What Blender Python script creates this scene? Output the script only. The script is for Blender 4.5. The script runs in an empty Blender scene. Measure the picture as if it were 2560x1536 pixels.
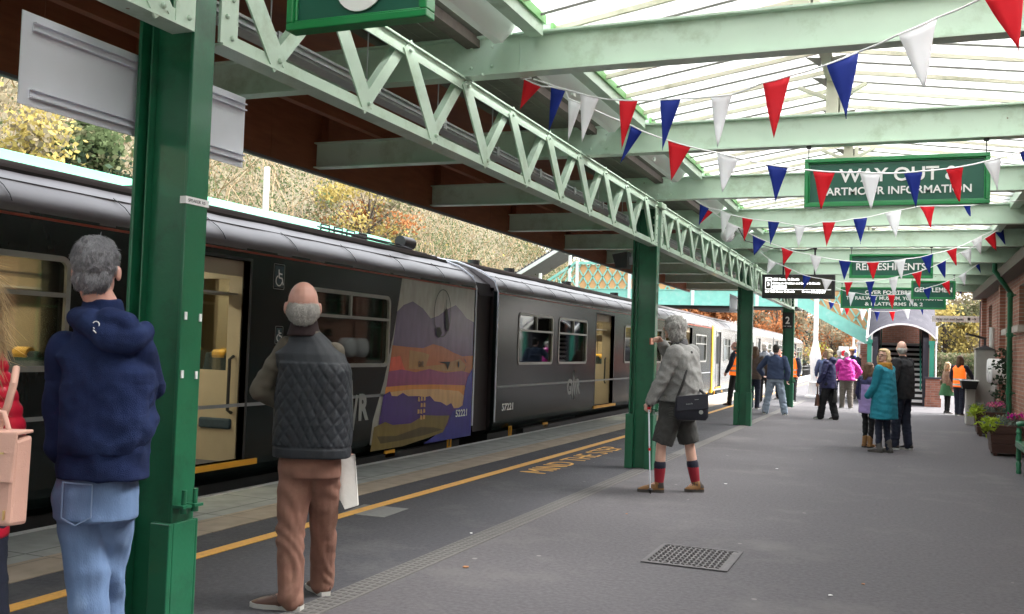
import bpy, math, random, json
import numpy as np
from mathutils import Vector, Matrix, noise
random.seed(7); rng = np.random.default_rng(7)
R_ = math.radians
SC = bpy.context.scene
COL = SC.collection

# ---------------------------------------------------------------- camera
cam = bpy.data.cameras.new("camera"); cam_o = bpy.data.objects.new("camera", cam); COL.objects.link(cam_o)
yaw, pit, rol = 0.386071, 0.0406449, 0.0334226
fw = Vector((-math.sin(yaw)*math.cos(pit), math.cos(yaw)*math.cos(pit), math.sin(pit)))
rt = Vector((math.cos(yaw), math.sin(yaw), 0)); up = rt.cross(fw)
r2 = rt*math.cos(rol)+up*math.sin(rol); u2 = -rt*math.sin(rol)+up*math.cos(rol)
cam_o.matrix_world = Matrix(((r2.x, u2.x, -fw.x, 0), (r2.y, u2.y, -fw.y, 0), (r2.z, u2.z, -fw.z, 1.5), (0, 0, 0, 1)))
cam.sensor_width = 36; cam.lens = 2401.01/2560*36; cam.clip_start = 0.1; cam.clip_end = 2000
SC.camera = cam_o
# ---------------------------------------------------------------- world, sun, exposure
W = bpy.data.worlds.new("World"); SC.world = W; W.use_nodes = True
nt = W.node_tree; nt.nodes.clear()
sky = nt.nodes.new('ShaderNodeTexSky'); sky.sky_type = 'NISHITA'; sky.sun_disc = False
SUN_EL, SUN_AZ = R_(48), R_(60)
sky.sun_elevation = SUN_EL; sky.sun_rotation = SUN_AZ; sky.air_density = 1.6; sky.dust_density = 4
hs = nt.nodes.new('ShaderNodeHueSaturation'); hs.inputs['Saturation'].default_value = 0.2
bg = nt.nodes.new('ShaderNodeBackground'); bg.inputs[1].default_value = 0.15
wo = nt.nodes.new('ShaderNodeOutputWorld')
nt.links.new(sky.outputs[0], hs.inputs['Color']); nt.links.new(hs.outputs[0], bg.inputs[0]); nt.links.new(bg.outputs[0], wo.inputs[0])
sl = bpy.data.lights.new("sun", 'SUN'); sl.energy = 1.2; sl.angle = R_(25); sl.color = (1, .97, .93)
so = bpy.data.objects.new("sun", sl); COL.objects.link(so)
sdir = Vector((math.sin(SUN_AZ)*math.cos(SUN_EL), math.cos(SUN_AZ)*math.cos(SUN_EL), math.sin(SUN_EL)))
so.rotation_euler = sdir.to_track_quat('Z', 'Y').to_euler()
SC.view_settings.view_transform = 'Standard'; SC.view_settings.look = 'None'
SC.view_settings.gamma = 1; SC.view_settings.use_curve_mapping = False
SC.view_settings.exposure = 2.55
SC.cycles.max_bounces = 8; SC.cycles.transparent_max_bounces = 24; SC.cycles.diffuse_bounces = 4

# ---------------------------------------------------------------- materials
MATS = {}
def M(name, col=(.5, .5, .5), rough=.6, metal=0, var=.12, scale=6, bump=0., bscale=60, emit=0, coat=0, dirt=None, dscale=1.5, spec=.5, stretch=(1, 1, 1), spots=None):
    if name in MATS: return MATS[name]
    m = bpy.data.materials.new(name); m.use_nodes = True; t = m.node_tree; N = t.nodes; L = t.links
    b = N['Principled BSDF']; b.inputs['Roughness'].default_value = rough; b.inputs['Metallic'].default_value = metal
    b.inputs['Coat Weight'].default_value = coat; b.inputs['Coat Roughness'].default_value = .08
    b.inputs['Specular IOR Level'].default_value = spec
    tc = N.new('ShaderNodeTexCoord'); mp = N.new('ShaderNodeMapping'); mp.inputs['Scale'].default_value = stretch
    L.new(tc.outputs['Object'], mp.inputs[0])
    n1 = N.new('ShaderNodeTexNoise'); n1.inputs['Scale'].default_value = scale; n1.inputs['Detail'].default_value = 6
    L.new(mp.outputs[0], n1.inputs['Vector'])
    mx = N.new('ShaderNodeMix'); mx.data_type = 'RGBA'
    mx.inputs['A'].default_value = (*[c*(1-var*1.6) for c in col], 1); mx.inputs['B'].default_value = (*[min(1, c*(1+var*1.6)) for c in col], 1)
    L.new(n1.outputs['Fac'], mx.inputs['Factor']); out = mx.outputs['Result']
    if dirt:
        n2 = N.new('ShaderNodeTexNoise'); n2.inputs['Scale'].default_value = dscale; n2.inputs['Detail'].default_value = 8; n2.inputs['Roughness'].default_value = .7
        L.new(mp.outputs[0], n2.inputs['Vector'])
        cr = N.new('ShaderNodeValToRGB'); cr.color_ramp.elements[0].position = .52; cr.color_ramp.elements[1].position = .72
        L.new(n2.outputs['Fac'], cr.inputs[0]); m2 = N.new('ShaderNodeMix'); m2.data_type = 'RGBA'; m2.inputs['B'].default_value = (*dirt, 1)
        L.new(cr.outputs[0], m2.inputs['Factor']); L.new(out, m2.inputs['A']); out = m2.outputs['Result']
    if spots:
        for sc_, sz, colr, amt in spots:
            vo = N.new('ShaderNodeTexVoronoi'); vo.inputs['Scale'].default_value = sc_; L.new(tc.outputs['Object'], vo.inputs['Vector'])
            ls = N.new('ShaderNodeMapRange'); ls.inputs[1].default_value = sz; ls.inputs[2].default_value = sz*.8; L.new(vo.outputs['Distance'], ls.inputs[0])
            gt = N.new('ShaderNodeMath'); gt.operation = 'GREATER_THAN'; gt.inputs[1].default_value = 1-amt; sx = N.new('ShaderNodeSeparateColor'); L.new(vo.outputs['Color'], sx.inputs[0]); L.new(sx.outputs[0], gt.inputs[0])
            mu = N.new('ShaderNodeMath'); mu.operation = 'MULTIPLY'; L.new(ls.outputs[0], mu.inputs[0]); L.new(gt.outputs[0], mu.inputs[1])
            m3 = N.new('ShaderNodeMix'); m3.data_type = 'RGBA'; m3.inputs['B'].default_value = (*colr, 1); L.new(mu.outputs[0], m3.inputs['Factor']); L.new(out, m3.inputs['A']); out = m3.outputs['Result']
    L.new(out, b.inputs['Base Color'])
    if emit:
        b.inputs['Emission Strength'].default_value = emit; L.new(out, b.inputs['Emission Color'])
    if bump:
        n3 = N.new('ShaderNodeTexNoise'); n3.inputs['Scale'].default_value = bscale; n3.inputs['Detail'].default_value = 4
        L.new(mp.outputs[0], n3.inputs['Vector']); bp = N.new('ShaderNodeBump'); bp.inputs['Strength'].default_value = bump; bp.inputs['Distance'].default_value = .01
        L.new(n3.outputs['Fac'], bp.inputs['Height']); L.new(bp.outputs[0], b.inputs['Normal'])
    MATS[name] = m; return m
def glassmat(name, tint=(.75, .75, .72), gloss=.12, haze=0.):
    m = bpy.data.materials.new(name); m.use_nodes = True; t = m.node_tree; N = t.nodes; L = t.links; N.clear()
    o = N.new('ShaderNodeOutputMaterial'); tr = N.new('ShaderNodeBsdfTransparent'); tr.inputs[0].default_value = (*tint, 1)
    gl = N.new('ShaderNodeBsdfGlossy'); gl.inputs['Roughness'].default_value = .03; gl.inputs[0].default_value = (.9, .95, .95, 1)
    fr = N.new('ShaderNodeFresnel'); fr.inputs[0].default_value = 1.5
    ad = N.new('ShaderNodeMath'); ad.operation = 'MULTIPLY_ADD'; ad.inputs[1].default_value = 1.; ad.inputs[2].default_value = gloss-.04; ad.use_clamp = True
    mx = N.new('ShaderNodeMixShader'); L.new(fr.outputs[0], ad.inputs[0]); L.new(ad.outputs[0], mx.inputs[0]); L.new(tr.outputs[0], mx.inputs[1]); L.new(gl.outputs[0], mx.inputs[2])
    if haze:
        tl = N.new('ShaderNodeBsdfTranslucent'); tl.inputs[0].default_value = (.9, .9, .88, 1); m3 = N.new('ShaderNodeMixShader'); m3.inputs[0].default_value = haze
        L.new(mx.outputs[0], m3.inputs[1]); L.new(tl.outputs[0], m3.inputs[2]); L.new(m3.outputs[0], o.inputs[0])
    else: L.new(mx.outputs[0], o.inputs[0])
    MATS[name] = m; return m
def leafmat(name, col):
    m = bpy.data.materials.new(name); m.use_nodes = True; t = m.node_tree; N = t.nodes; L = t.links; N.clear()
    o = N.new('ShaderNodeOutputMaterial'); d = N.new('ShaderNodeBsdfDiffuse'); tl = N.new('ShaderNodeBsdfTranslucent'); mx = N.new('ShaderNodeMixShader'); mx.inputs[0].default_value = .4
    g = N.new('ShaderNodeNewGeometry'); h = N.new('ShaderNodeHueSaturation'); h.inputs['Color'].default_value = (*col, 1)
    mr = N.new('ShaderNodeMapRange'); mr.inputs[3].default_value = .75; mr.inputs[4].default_value = 1.25
    L.new(g.outputs['Random Per Island'], mr.inputs[0]); L.new(mr.outputs[0], h.inputs['Value'])
    L.new(h.outputs[0], d.inputs[0]); L.new(h.outputs[0], tl.inputs[0]); L.new(d.outputs[0], mx.inputs[1]); L.new(tl.outputs[0], mx.inputs[2]); L.new(mx.outputs[0], o.inputs[0])
    MATS[name] = m; return m
def brickmat(name, c1, c2, mortar, bw=.225, rh=.075, ms=.008, rough=.85, bumpd=.4, ax='xy', big=None):
    m = bpy.data.materials.new(name); m.use_nodes = True; t = m.node_tree; N = t.nodes; L = t.links
    b = N['Principled BSDF']; b.inputs['Roughness'].default_value = rough
    tc = N.new('ShaderNodeTexCoord'); sp = N.new('ShaderNodeSeparateXYZ'); mp = N.new('ShaderNodeCombineXYZ')
    br = N.new('ShaderNodeTexBrick'); br.inputs['Scale'].default_value = 1; br.inputs['Brick Width'].default_value = bw; br.inputs['Row Height'].default_value = rh
    br.inputs['Mortar Size'].default_value = ms; br.inputs['Color1'].default_value = (*c1, 1); br.inputs['Color2'].default_value = (*c2, 1); br.inputs['Mortar'].default_value = (*mortar, 1)
    br.inputs['Mortar Smooth'].default_value = .3
    if big: br.offset = 0
    L.new(tc.outputs['Object'], sp.inputs[0]); L.new(sp.outputs['xyz'.index(ax[0])], mp.inputs[0]); L.new(sp.outputs['xyz'.index(ax[1])], mp.inputs[1]); L.new(mp.outputs[0], br.inputs['Vector'])
    n = N.new('ShaderNodeTexNoise'); n.inputs['Scale'].default_value = 5; n.inputs['Detail'].default_value = 8; L.new(tc.outputs['Object'], n.inputs['Vector'])
    mr = N.new('ShaderNodeMapRange'); mr.inputs[3].default_value = .6; mr.inputs[4].default_value = 1.4; L.new(n.outputs['Fac'], mr.inputs[0])
    h = N.new('ShaderNodeHueSaturation'); L.new(mr.outputs[0], h.inputs['Value']); L.new(br.outputs[0], h.inputs['Color']); L.new(h.outputs[0], b.inputs['Base Color'])
    bp = N.new('ShaderNodeBump'); bp.inputs['Strength'].default_value = bumpd; bp.inputs['Distance'].default_value = .01; bp.invert = True
    L.new(br.outputs['Fac'], bp.inputs['Height']); L.new(bp.outputs[0], b.inputs['Normal'])
    MATS[name] = m; return m

# ---------------------------------------------------------------- mesh helpers
V = Vector
class MB:
    def __init__(s): s.v = []; s.f = []; s.m = []
    def add(s, v, f, mi=0):
        o = len(s.v); s.v += [tuple(p) for p in v]; s.f += [tuple(i+o for i in q) for q in f]; s.m += [mi]*len(f); return s
    def box(s, x0, x1, y0, y1, z0, z1, mi=0):
        return s.add([(x0, y0, z0), (x1, y0, z0), (x1, y1, z0), (x0, y1, z0), (x0, y0, z1), (x1, y0, z1), (x1, y1, z1), (x0, y1, z1)],
                     [(0, 3, 2, 1), (4, 5, 6, 7), (0, 1, 5, 4), (1, 2, 6, 5), (2, 3, 7, 6), (3, 0, 4, 7)], mi)
    def hexa(s, p, mi=0):
        return s.add(p, [(0, 3, 2, 1), (4, 5, 6, 7), (0, 1, 5, 4), (1, 2, 6, 5), (2, 3, 7, 6), (3, 0, 4, 7)], mi)
    def bar(s, p, q, w, h, side=(1, 0, 0), mi=0):
        p, q = V(p), V(q); d = (q-p).normalized(); a = V(side); a = (a-d*a.dot(d)).normalized()*w/2; b = d.cross(a).normalized()*h/2
        return s.hexa([p-a-b, p+a-b, p+a+b, p-a+b, q-a-b, q+a-b, q+a+b, q-a+b], mi)
    def tube(s, p, q, r0, r1=None, n=12, mi=0, cap=True):
        if r1 is None: r1 = r0
        p, q = V(p), V(q); d = (q-p).normalized(); a = d.orthogonal().normalized(); b = d.cross(a)
        v = [c+(a*math.cos(2*math.pi*i/n)+b*math.sin(2*math.pi*i/n))*r for c, r in ((p, r0), (q, r1)) for i in range(n)]
        f = [(i, (i+1) % n, n+(i+1) % n, n+i) for i in range(n)]
        if cap: f += [tuple(range(n-1, -1, -1)), tuple(range(n, 2*n))]
        return s.add(v, f, mi)
    def path(s, pts, r, n=8, mi=0):
        pts = [V(p) for p in pts]; k = len(pts); rs = r if isinstance(r, (list, tuple)) else [r]*k
        v = []; a = None
        for i, p in enumerate(pts):
            d = (pts[min(i+1, k-1)]-pts[max(i-1, 0)]).normalized()
            a = (a-d*a.dot(d)) if a is not None else d.orthogonal()
            a = a.normalized(); b = d.cross(a)
            v += [p+(a*math.cos(2*math.pi*j/n)+b*math.sin(2*math.pi*j/n))*rs[i] for j in range(n)]
        f = [(i*n+j, i*n+(j+1) % n, (i+1)*n+(j+1) % n, (i+1)*n+j) for i in range(k-1) for j in range(n)]
        f += [tuple(range(n-1, -1, -1)), tuple(range((k-1)*n, k*n))]
        return s.add(v, f, mi)
    def loft(s, rings, mi=0, cap=True, closed=True):
        n = len(rings[0]); k = len(rings); v = [p for r in rings for p in r]
        f = [(i*n+j, i*n+(j+1) % n, (i+1)*n+(j+1) % n, (i+1)*n+j) for i in range(k-1) for j in range(n if closed else n-1)]
        if cap: f += [tuple(range(n-1, -1, -1)), tuple(range((k-1)*n, k*n))]
        return s.add(v, f, mi)
    def lathe(s, o, prof, n=20, mi=0):
        o = V(o); return s.loft([[o+V((r*math.cos(2*math.pi*i/n), r*math.sin(2*math.pi*i/n), z)) for i in range(n)] for r, z in prof], mi)
    def prism(s, poly, ext, mi=0):
        e = V(ext); n = len(poly); v = [V(p) for p in poly]; v += [p+e for p in v]
        nn = sum(((v[i]-v[0]).cross(v[i+1]-v[0]) for i in range(1, n-1)), V((0, 0, 0)))
        f = [(i, (i+1) % n, n+(i+1) % n, n+i) for i in range(n)]+[tuple(range(n-1, -1, -1)), tuple(range(n, 2*n))]
        if nn.dot(e) < 0: f = [tuple(reversed(q)) for q in f]
        return s.add(v, f, mi)
    def ell(s, c, r, n=16, k=10, mi=0, rot=None):
        c = V(c); r = (r, r, r) if isinstance(r, (int, float)) else r
        rings = []
        for i in range(k+1):
            t = math.pi*i/k; t = min(max(t, .03), math.pi-.03)
            ring = []
            for j in range(n):
                a = 2*math.pi*j/n; p = V((r[0]*math.sin(t)*math.cos(a), r[1]*math.sin(t)*math.sin(a), -r[2]*math.cos(t)))
                if rot is not None: p = rot @ p
                ring.append(c+p)
            rings.append(ring)
        return s.loft(rings, mi)
    def cap(s, p, q, r0, r1=None, n=12):      # tapered capsule
        if r1 is None: r1 = r0
        s.tube(p, q, r0, r1, n); s.ell(p, r0*.995, n, 8); s.ell(q, r1*.995, n, 8); return s
    def chain(s, pts, rs, n=12):
        for i in range(len(pts)-1): s.tube(pts[i], pts[i+1], rs[i], rs[i+1], n)
        for p, r in zip(pts, rs): s.ell(p, r*.995, n, 8)
        return s
    def wall(s, fn, u0, u1, v0, v1, holes, th, mi=0):   # fn(u,v,w)->xyz ; sheet with openings and thickness
        us = sorted({u0, u1, *[h[0] for h in holes], *[h[1] for h in holes]}); vs = sorted({v0, v1, *[h[2] for h in holes], *[h[3] for h in holes]})
        for i in range(len(us)-1):
            for j in range(len(vs)-1):
                cu, cv = (us[i]+us[i+1])/2, (vs[j]+vs[j+1])/2
                if any(h[0] < cu < h[1] and h[2] < cv < h[3] for h in holes): continue
                for w in (0, th): s.add([fn(us[i], vs[j], w), fn(us[i+1], vs[j], w), fn(us[i+1], vs[j+1], w), fn(us[i], vs[j+1], w)], [(0, 1, 2, 3)], mi)
        for h in list(holes)+[(u0, u1, v0, v1)]:
            c = [(h[0], h[2]), (h[1], h[2]), (h[1], h[3]), (h[0], h[3])]
            for i in range(4):
                a, b = c[i], c[(i+1) % 4]; s.add([fn(*a, 0), fn(*b, 0), fn(*b, th), fn(*a, th)], [(0, 1, 2, 3)], mi)
        return s
    def frame(s, fn, u0, u1, v0, v1, b, th, r=.06, mi=0, n=5):   # rounded rectangular ring
        def rr(a0, a1, b0, b1, r):
            p = []
            for cx, cy, t0 in ((a1-r, b0+r, -90), (a1-r, b1-r, 0), (a0+r, b1-r, 90), (a0+r, b0+r, 180)):
                for i in range(n+1): t = R_(t0+90*i/n); p.append((cx+r*math.cos(t), cy+r*math.sin(t)))
            return p
        O = rr(u0, u1, v0, v1, r); I = rr(u0+b, u1-b, v0+b, v1-b, max(r-b, .01))
        return s.loft([[fn(*p, 0) for p in I], [fn(*p, th) for p in I], [fn(*p, th) for p in O], [fn(*p, 0) for p in O], [fn(*p, 0) for p in I]], mi, cap=False)
def obj(name, mb, mats, parent=None, smooth=None, bevel=0):
    me = bpy.data.meshes.new(name); vs = np.array(mb.v, dtype=float).reshape(-1, 3)
    if parent is not None: org = np.array(WL[parent.name]); 
    else:
        lo, hi = vs.min(0), vs.max(0); org = np.array([(lo[0]+hi[0])/2, (lo[1]+hi[1])/2, lo[2]])
    me.from_pydata((vs-org).tolist(), [], mb.f)
    mats = mats if isinstance(mats, (list, tuple)) else [mats]
    for m in mats: me.materials.append(MATS[m] if isinstance(m, str) else m)
    if len(mats) > 1: me.polygons.foreach_set('material_index', mb.m)
    if smooth:
        me.polygons.foreach_set('use_smooth', [True]*len(me.polygons)); me.set_sharp_from_angle(angle=R_(smooth))
    me.update(); o = bpy.data.objects.new(name, me); COL.objects.link(o)
    if parent is not None: o.parent = parent; WL[o.name] = tuple(org)
    else: o.location = org; WL[o.name] = tuple(org)
    if bevel:
        b = o.modifiers.new('bevel', 'BEVEL'); b.width = bevel; b.segments = 2; b.limit_method = 'ANGLE'
    return o
WL = {}
def tag(o, label, cat=None, group=None, kind=None):
    o['label'] = label
    if cat: o['category'] = cat
    if group: o['group'] = group
    if kind: o['kind'] = kind
    return o
def thing(name, label, cat, loc, group=None):
    o = bpy.data.objects.new(name, None); COL.objects.link(o); o.location = loc; o.empty_display_size = .2; WL[o.name] = tuple(loc)
    return tag(o, label, cat, group)
def struct(name, mb, mats, smooth=None):
    o = obj(name, mb, mats, None, smooth); o['kind'] = 'structure'; return o
def dup(root, loc, label=None):
    c = root.copy(); COL.objects.link(c); c.location = loc
    if label: c['label'] = label
    for ch in list(root.children):
        d = ch.copy(); COL.objects.link(d); d.parent = c
        for g in list(ch.children):
            e = g.copy(); COL.objects.link(e); e.parent = d
    return c
TC = {}
def text(mb, body, o, right, upv, size, ext=.006, width=None, align='L', bold=.0, mi=0, squash=1):
    """flat lettering: o = baseline origin, right/up unit vectors, size = cap height"""
    key = (body, bold)
    if key not in TC:
        c = bpy.data.curves.new('t', 'FONT'); c.body = body; c.size = 1; c.extrude = .5; c.offset = bold; c.resolution_u = 4
        ob = bpy.data.objects.new('t', c); COL.objects.link(ob); dg = bpy.context.evaluated_depsgraph_get(); dg.update()
        me = bpy.data.meshes.new_from_object(ob.evaluated_get(dg)); TC[key] = ([tuple(v.co) for v in me.vertices], [tuple(p.vertices) for p in me.polygons])
        bpy.data.objects.remove(ob); bpy.data.meshes.remove(me); bpy.data.curves.remove(c)
    vs, fs = TC[key]
    if not vs: return
    x0 = min(v[0] for v in vs); x1 = max(v[0] for v in vs); k = size/.70; kx = (width/(x1-x0)) if width else k*squash
    r, u = V(right).normalized(), V(upv).normalized(); n = r.cross(u); o = V(o)
    off = {'L': x0, 'C': (x0+x1)/2, 'R': x1}[align]
    mb.add([o+r*(v[0]-off)*kx+u*v[1]*k+n*(v[2]+.5)*ext for v in vs], fs, mi)

# base materials
M('pale_green', (.55, .70, .57), .45, var=.05, scale=3, bump=.05, bscale=25, dirt=(.36, .47, .33), dscale=2.6, spots=[(5, .05, (.2, .17, .1), .25)], coat=.2)
M('dark_green', (.012, .13, .06), .35, var=.12, scale=5, bump=.08, bscale=50, coat=.3, dirt=(.01, .07, .035), dscale=3)
M('sign_green', (.012, .10, .065), .35, var=.08)
M('frame_green', (.01, .22, .06), .3, var=.1, coat=.3)
M('white', (.8, .8, .8), .5, var=.03); M('white_letter', (.85, .85, .83), .5, var=.01)
M('rail_white', (.74, .77, .84), .35, metal=0, var=.04)
M('steel', (.45, .46, .48), .35, metal=.9, var=.1)
M('galv', (.50, .51, .52), .45, metal=.3, var=.15, scale=20)
M('black', (.015, .015, .016), .5, var=.1); M('dark_grey', (.05, .05, .055), .6)
M('brown_board', (.27, .095, .04), .7, var=.25, scale=3, stretch=(1, 1, 6), bump=.15)
M('dark_board', (.12, .10, .08), .75, var=.2, scale=3, stretch=(1, 8, 1), bump=.2)
M('asphalt', (.084, .079, .085), .9, var=.34, scale=32, bump=.4, bscale=200, dirt=(.125, .117, .118), dscale=.8, spots=[(2.6, .055, (.2, .19, .185), .35), (1.1, .035, (.03, .03, .03), .5), (9, .05, (.05, .048, .048), .3)])
M('asphalt_dark', (.055, .055, .063), .88, var=.34, scale=32, bump=.6, bscale=200, dirt=(.095, .095, .1), dscale=1.0, spots=[(2.6, .05, (.16, .155, .155), .3), (9, .05, (.035, .035, .036), .3)])
M('yellow_paint', (.72, .38, .07), .6, var=.14, scale=30, bump=.2, dirt=(.5, .27, .08), dscale=12)
M('white_edge', (.62, .62, .62), .7, var=.15, scale=20, dirt=(.35, .34, .33), dscale=6)
M('orange_line', (.30, .035, .01), .4); M('safety_yellow', (.75, .36, .02), .5, var=.08)
M('train_dark', (.006, .011, .011), .22, var=.15, coat=.0, spec=.3, dirt=(.012, .014, .013), dscale=2, stretch=(1, 1, .25)); M('train_roof', (.145, .132, .138), .42, var=.25, scale=4, stretch=(1, .3, 1), bump=.15, bscale=6, dirt=(.09, .08, .084), dscale=3)
M('train_trim', (.28, .28, .26), .4, metal=.5); M('gangway', (.03, .018, .02), .8)
M('beige', (.36, .30, .215), .6, var=.06); M('lamp_glow', (1, .85, .6), .5, emit=9)
M('ballast', (.20, .17, .15), .95, var=.4, scale=25, bump=1, bscale=30)
M('earth', (.10, .085, .05), .95, var=.3, scale=2, bump=.6, bscale=8)
M('trunk', (.07, .055, .045), .9, var=.3, scale=10, bump=.6, bscale=30)
glassmat('train_glass', (.82, .78, .70), .09); glassmat('roof_glass', (.95, .95, .95), .05, haze=.35)
brickmat('brick', (.27, .105, .07), (.36, .16, .11), (.34, .29, .25), ax='yz')
brickmat('brick_x', (.22, .09, .06), (.30, .13, .09), (.25, .2, .17), ax='xz')
brickmat('coping', (.27, .285, .27), (.30, .31, .29), (.10, .10, .10), bw=.9, rh=.72, ax='yx', ms=.008, bumpd=.3, big=1)
brickmat('tactile', (.33, .27, .205), (.30, .245, .185), (.2, .165, .125), bw=.6, rh=.4, ax='yx', ms=.008, bumpd=.5, big=1)

# ================================================================ SETTING
def edge(y): return -6.0-max(0, y-24)*.0125
struct('ground', MB().box(-60, 80, -40, 400, -1.6, -.95), 'ballast')
ys = [-14]+list(range(0, 100, 4))+[110]
def strip(xa, xb, z0, z1, y0=-14, y1=110, follow=(1, 1)):
    m = MB(); yy = [y0]+[y for y in range(int(y0)//4*4+4, int(y1), 4)]+[y1]
    rings = []
    for y in yy:
        d = edge(y)+6.0; a = xa+d*follow[0]; b = xb+d*follow[1]
        rings.append([V((a, y, z0)), V((b, y, z0)), V((b, y, z1)), V((a, y, z1))])
    return m.loft(rings)
struct('platform', strip(-6.0, 14, -.97, 0, follow=(1, 0)), 'asphalt')
struct('platform_asphalt_strip', strip(-4.84, -3.09, .0, .004, y1=34), 'asphalt_dark')
struct('coping', strip(-5.94, -5.22, .0, .006), 'coping')
struct('platform_edge_line', strip(-6.03, -5.94, -.12, .007), 'white_edge')
struct('tactile_paving', strip(-5.22, -4.84, .0, .010), 'tactile')
struct('yellow_line', strip(-4.46, -4.35, .004, .0085, y1=60), 'yellow_paint')
# drainage channel
m = MB(); m.box(-3.105, -2.925, -14, 34, .0, .005, 0)
for k in range(560):
    y = -2+k*.06
    if y > 14: break
    for x in (-3.075, -3.02, -2.965): m.box(x-.018, x+.018, y, y+.028, .005, .0065, 1)
M('channel', (.12, .115, .11), .85, var=.2, scale=40, bump=.4)
M('channel_slot', (.085, .08, .078), .9)
struct('drainage_channel', m, ['channel', 'channel_slot'])
# lettering on platform
m = MB(); text(m, "MIND THE STEP", (-3.88, 10.75, .005), (0, 1, 0), (-1, 0, 0), .33, ext=.003, width=3.55, bold=-.006)
t = obj('painted_lettering', m, 'yellow_paint'); tag(t, "yellow words MIND THE STEP painted on the asphalt beside the yellow line", "lettering", kind='structure')
m = MB(); m.prism([(-4.54, 7.73, .004), (-4.47, 7.24, .004), (-4.06, 7.25, .004), (-4.09, 7.75, .004)], (0, 0, .003))
m.box(-4.3, -4.29, 7.25, 7.74, .007, .0076); M('concrete', (.19, .19, .185), .85, var=.15, scale=30, bump=.3)
tag(obj('access_cover', m, 'concrete'), "grey concrete access cover set in the asphalt under the yellow line", "cover")
m = MB(); m.box(-1.66, -1.11, 6.76, 7.42, .001, .007, 0)
for i in range(13):
    for j in range(16):
        x, y = -1.64+i*.04, 6.79+j*.039; a = .014; s_ = 1 if (i+j) % 2 else -1
        m.bar((x-a, y-a*s_, .0085), (x+a, y+a*s_, .0085), .010, .002, (0, 0, 1), 1)
m.frame(lambda u, v, w: (u, v, .006+w), -1.69, -1.08, 6.73, 7.45, .03, .004, .01, 1)
M('iron', (.13, .123, .125), .85, metal=.1, var=.25, scale=20); M('iron_worn', (.11, .104, .107), .75, metal=.1, var=.25)
tag(obj('manhole_cover', m, ['iron', 'iron_worn'], None), "worn iron manhole cover with tread pattern flush in the platform", "manhole cover")
for i, (x, y, c, lab) in enumerate([(-3.14, 7.02, 'white', 'white scrap of litter on the drainage channel'), (-1.49, 13.1, 'white', 'white paper scrap right of the man in shorts'), (-1.84, 11.2, 'white', 'tiny white scrap just right of the walking shoes'),
        (-.21, 6.84, 'tan_leaf', 'small tan leaf low on the right of the platform'), (-.39, 6.41, 'white', 'white speck of litter nearest the bottom edge'), (-2.69, 5.95, 'tan_leaf', 'brown leaf fragment between channel and manhole cover'), (-2.3, 8.6, 'tan_leaf', 'reddish leaf on the dark asphalt in mid platform')]):
    M('tan_leaf', (.35, .16, .07), .8)
    m = MB(); a = .016+.007*(i % 3); q = rng.uniform(.5, 1, 5); m.prism([(x+a*q[k]*math.cos(k*1.256+i), y+a*q[k]*math.sin(k*1.256+i), .006+.002*(k % 2)) for k in range(5)], (0, 0, .003))
    tag(obj('litter', m, c), lab, "litter")
# track at the far end and between
m = MB()
for x in (-6.75, -8.19, -10.9, -12.35):
    m.box(x-.035, x+.035, -10, 300, -.88, -.74, 0)
for k in range(150):
    y = 60+k*.7; m.box(-8.8, -6.1, y, y+.25, -.95, -.87, 1); m.box(-12.9, -10.3, y, y+.25, -.95, -.87, 1)
M('rail', (.22, .16, .12), .5, metal=.6); M('sleeper', (.13, .11, .09), .9)
struct('railway_track', m, ['rail', 'sleeper'])
# hillside
def hx(x, y):
    t = max(0, -13-x); z = -1+11*(1-math.exp(-t/6.5))+max(0, t-8)*.33
    f = 1 if y < 62 else max(0, 1-(y-62)/45)
    return -1+(z+1)*f+1.1*noise.noise(V((x*.15, y*.13, 0)))*min(1, t/3)
m = MB(); xs = [-13-i*1.0 for i in range(46)]; yy = [-20+i*2.2 for i in range(80)]
m.v = [(x, y, hx(x, y)) for x in xs for y in yy]; n = len(yy)
m.f = [(i*n+j, i*n+j+1, (i+1)*n+j+1, (i+1)*n+j) for i in range(len(xs)-1) for j in range(n-1)]; m.m = [0]*len(m.f)
struct('hillside', m, 'earth', 60)

# ---------------------------------------------------------------- foliage
def card_obj(name, groups, mats, parent=None):
    """groups: list of (centres Nx3, size, elong, mat index) -> one mesh of small leaf faces"""
    vs, mi = [], []
    for C, size, el, idx in groups:
        n = len(C)
        if n == 0: continue
        a = rng.normal(size=(n, 3)); a /= np.linalg.norm(a, axis=1)[:, None]
        b = np.cross(a, rng.normal(size=(n, 3))); b /= np.linalg.norm(b, axis=1)[:, None]
        s = size*rng.uniform(.6, 1.3, n)[:, None]
        q = np.stack([C-a*s*el, C-b*s*.5, C+a*s*el, C+b*s*.5], 1); vs.append(q.reshape(-1, 3)); mi.append(np.full(n, idx))
    v = np.concatenate(vs); mi = np.concatenate(mi); n = len(v)//4
    org = np.array(WL[parent.name]) if parent is not None else np.array([*(v.min(0)+v.max(0))[:2]/2, v[:, 2].min()])
    me = bpy.data.meshes.new(name); me.vertices.add(n*4); me.vertices.foreach_set('co', (v-org).ravel())
    me.loops.add(n*4); me.loops.foreach_set('vertex_index', np.arange(n*4)); me.polygons.add(n); me.polygons.foreach_set('loop_start', np.arange(n)*4)
    for m_ in mats: me.materials.append(MATS[m_])
    me.polygons.foreach_set('material_index', mi); me.update(); me.validate()
    o = bpy.data.objects.new(name, me); COL.objects.link(o)
    if parent is not None: o.parent = parent
    else: o.location = org
    WL[o.name] = tuple(org); return o
leafmat('leaf_tan', (.23, .195, .13)); leafmat('leaf_straw', (.30, .255, .18)); leafmat('leaf_olive', (.155, .16, .09)); leafmat('leaf_green', (.095, .125, .06))
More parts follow.
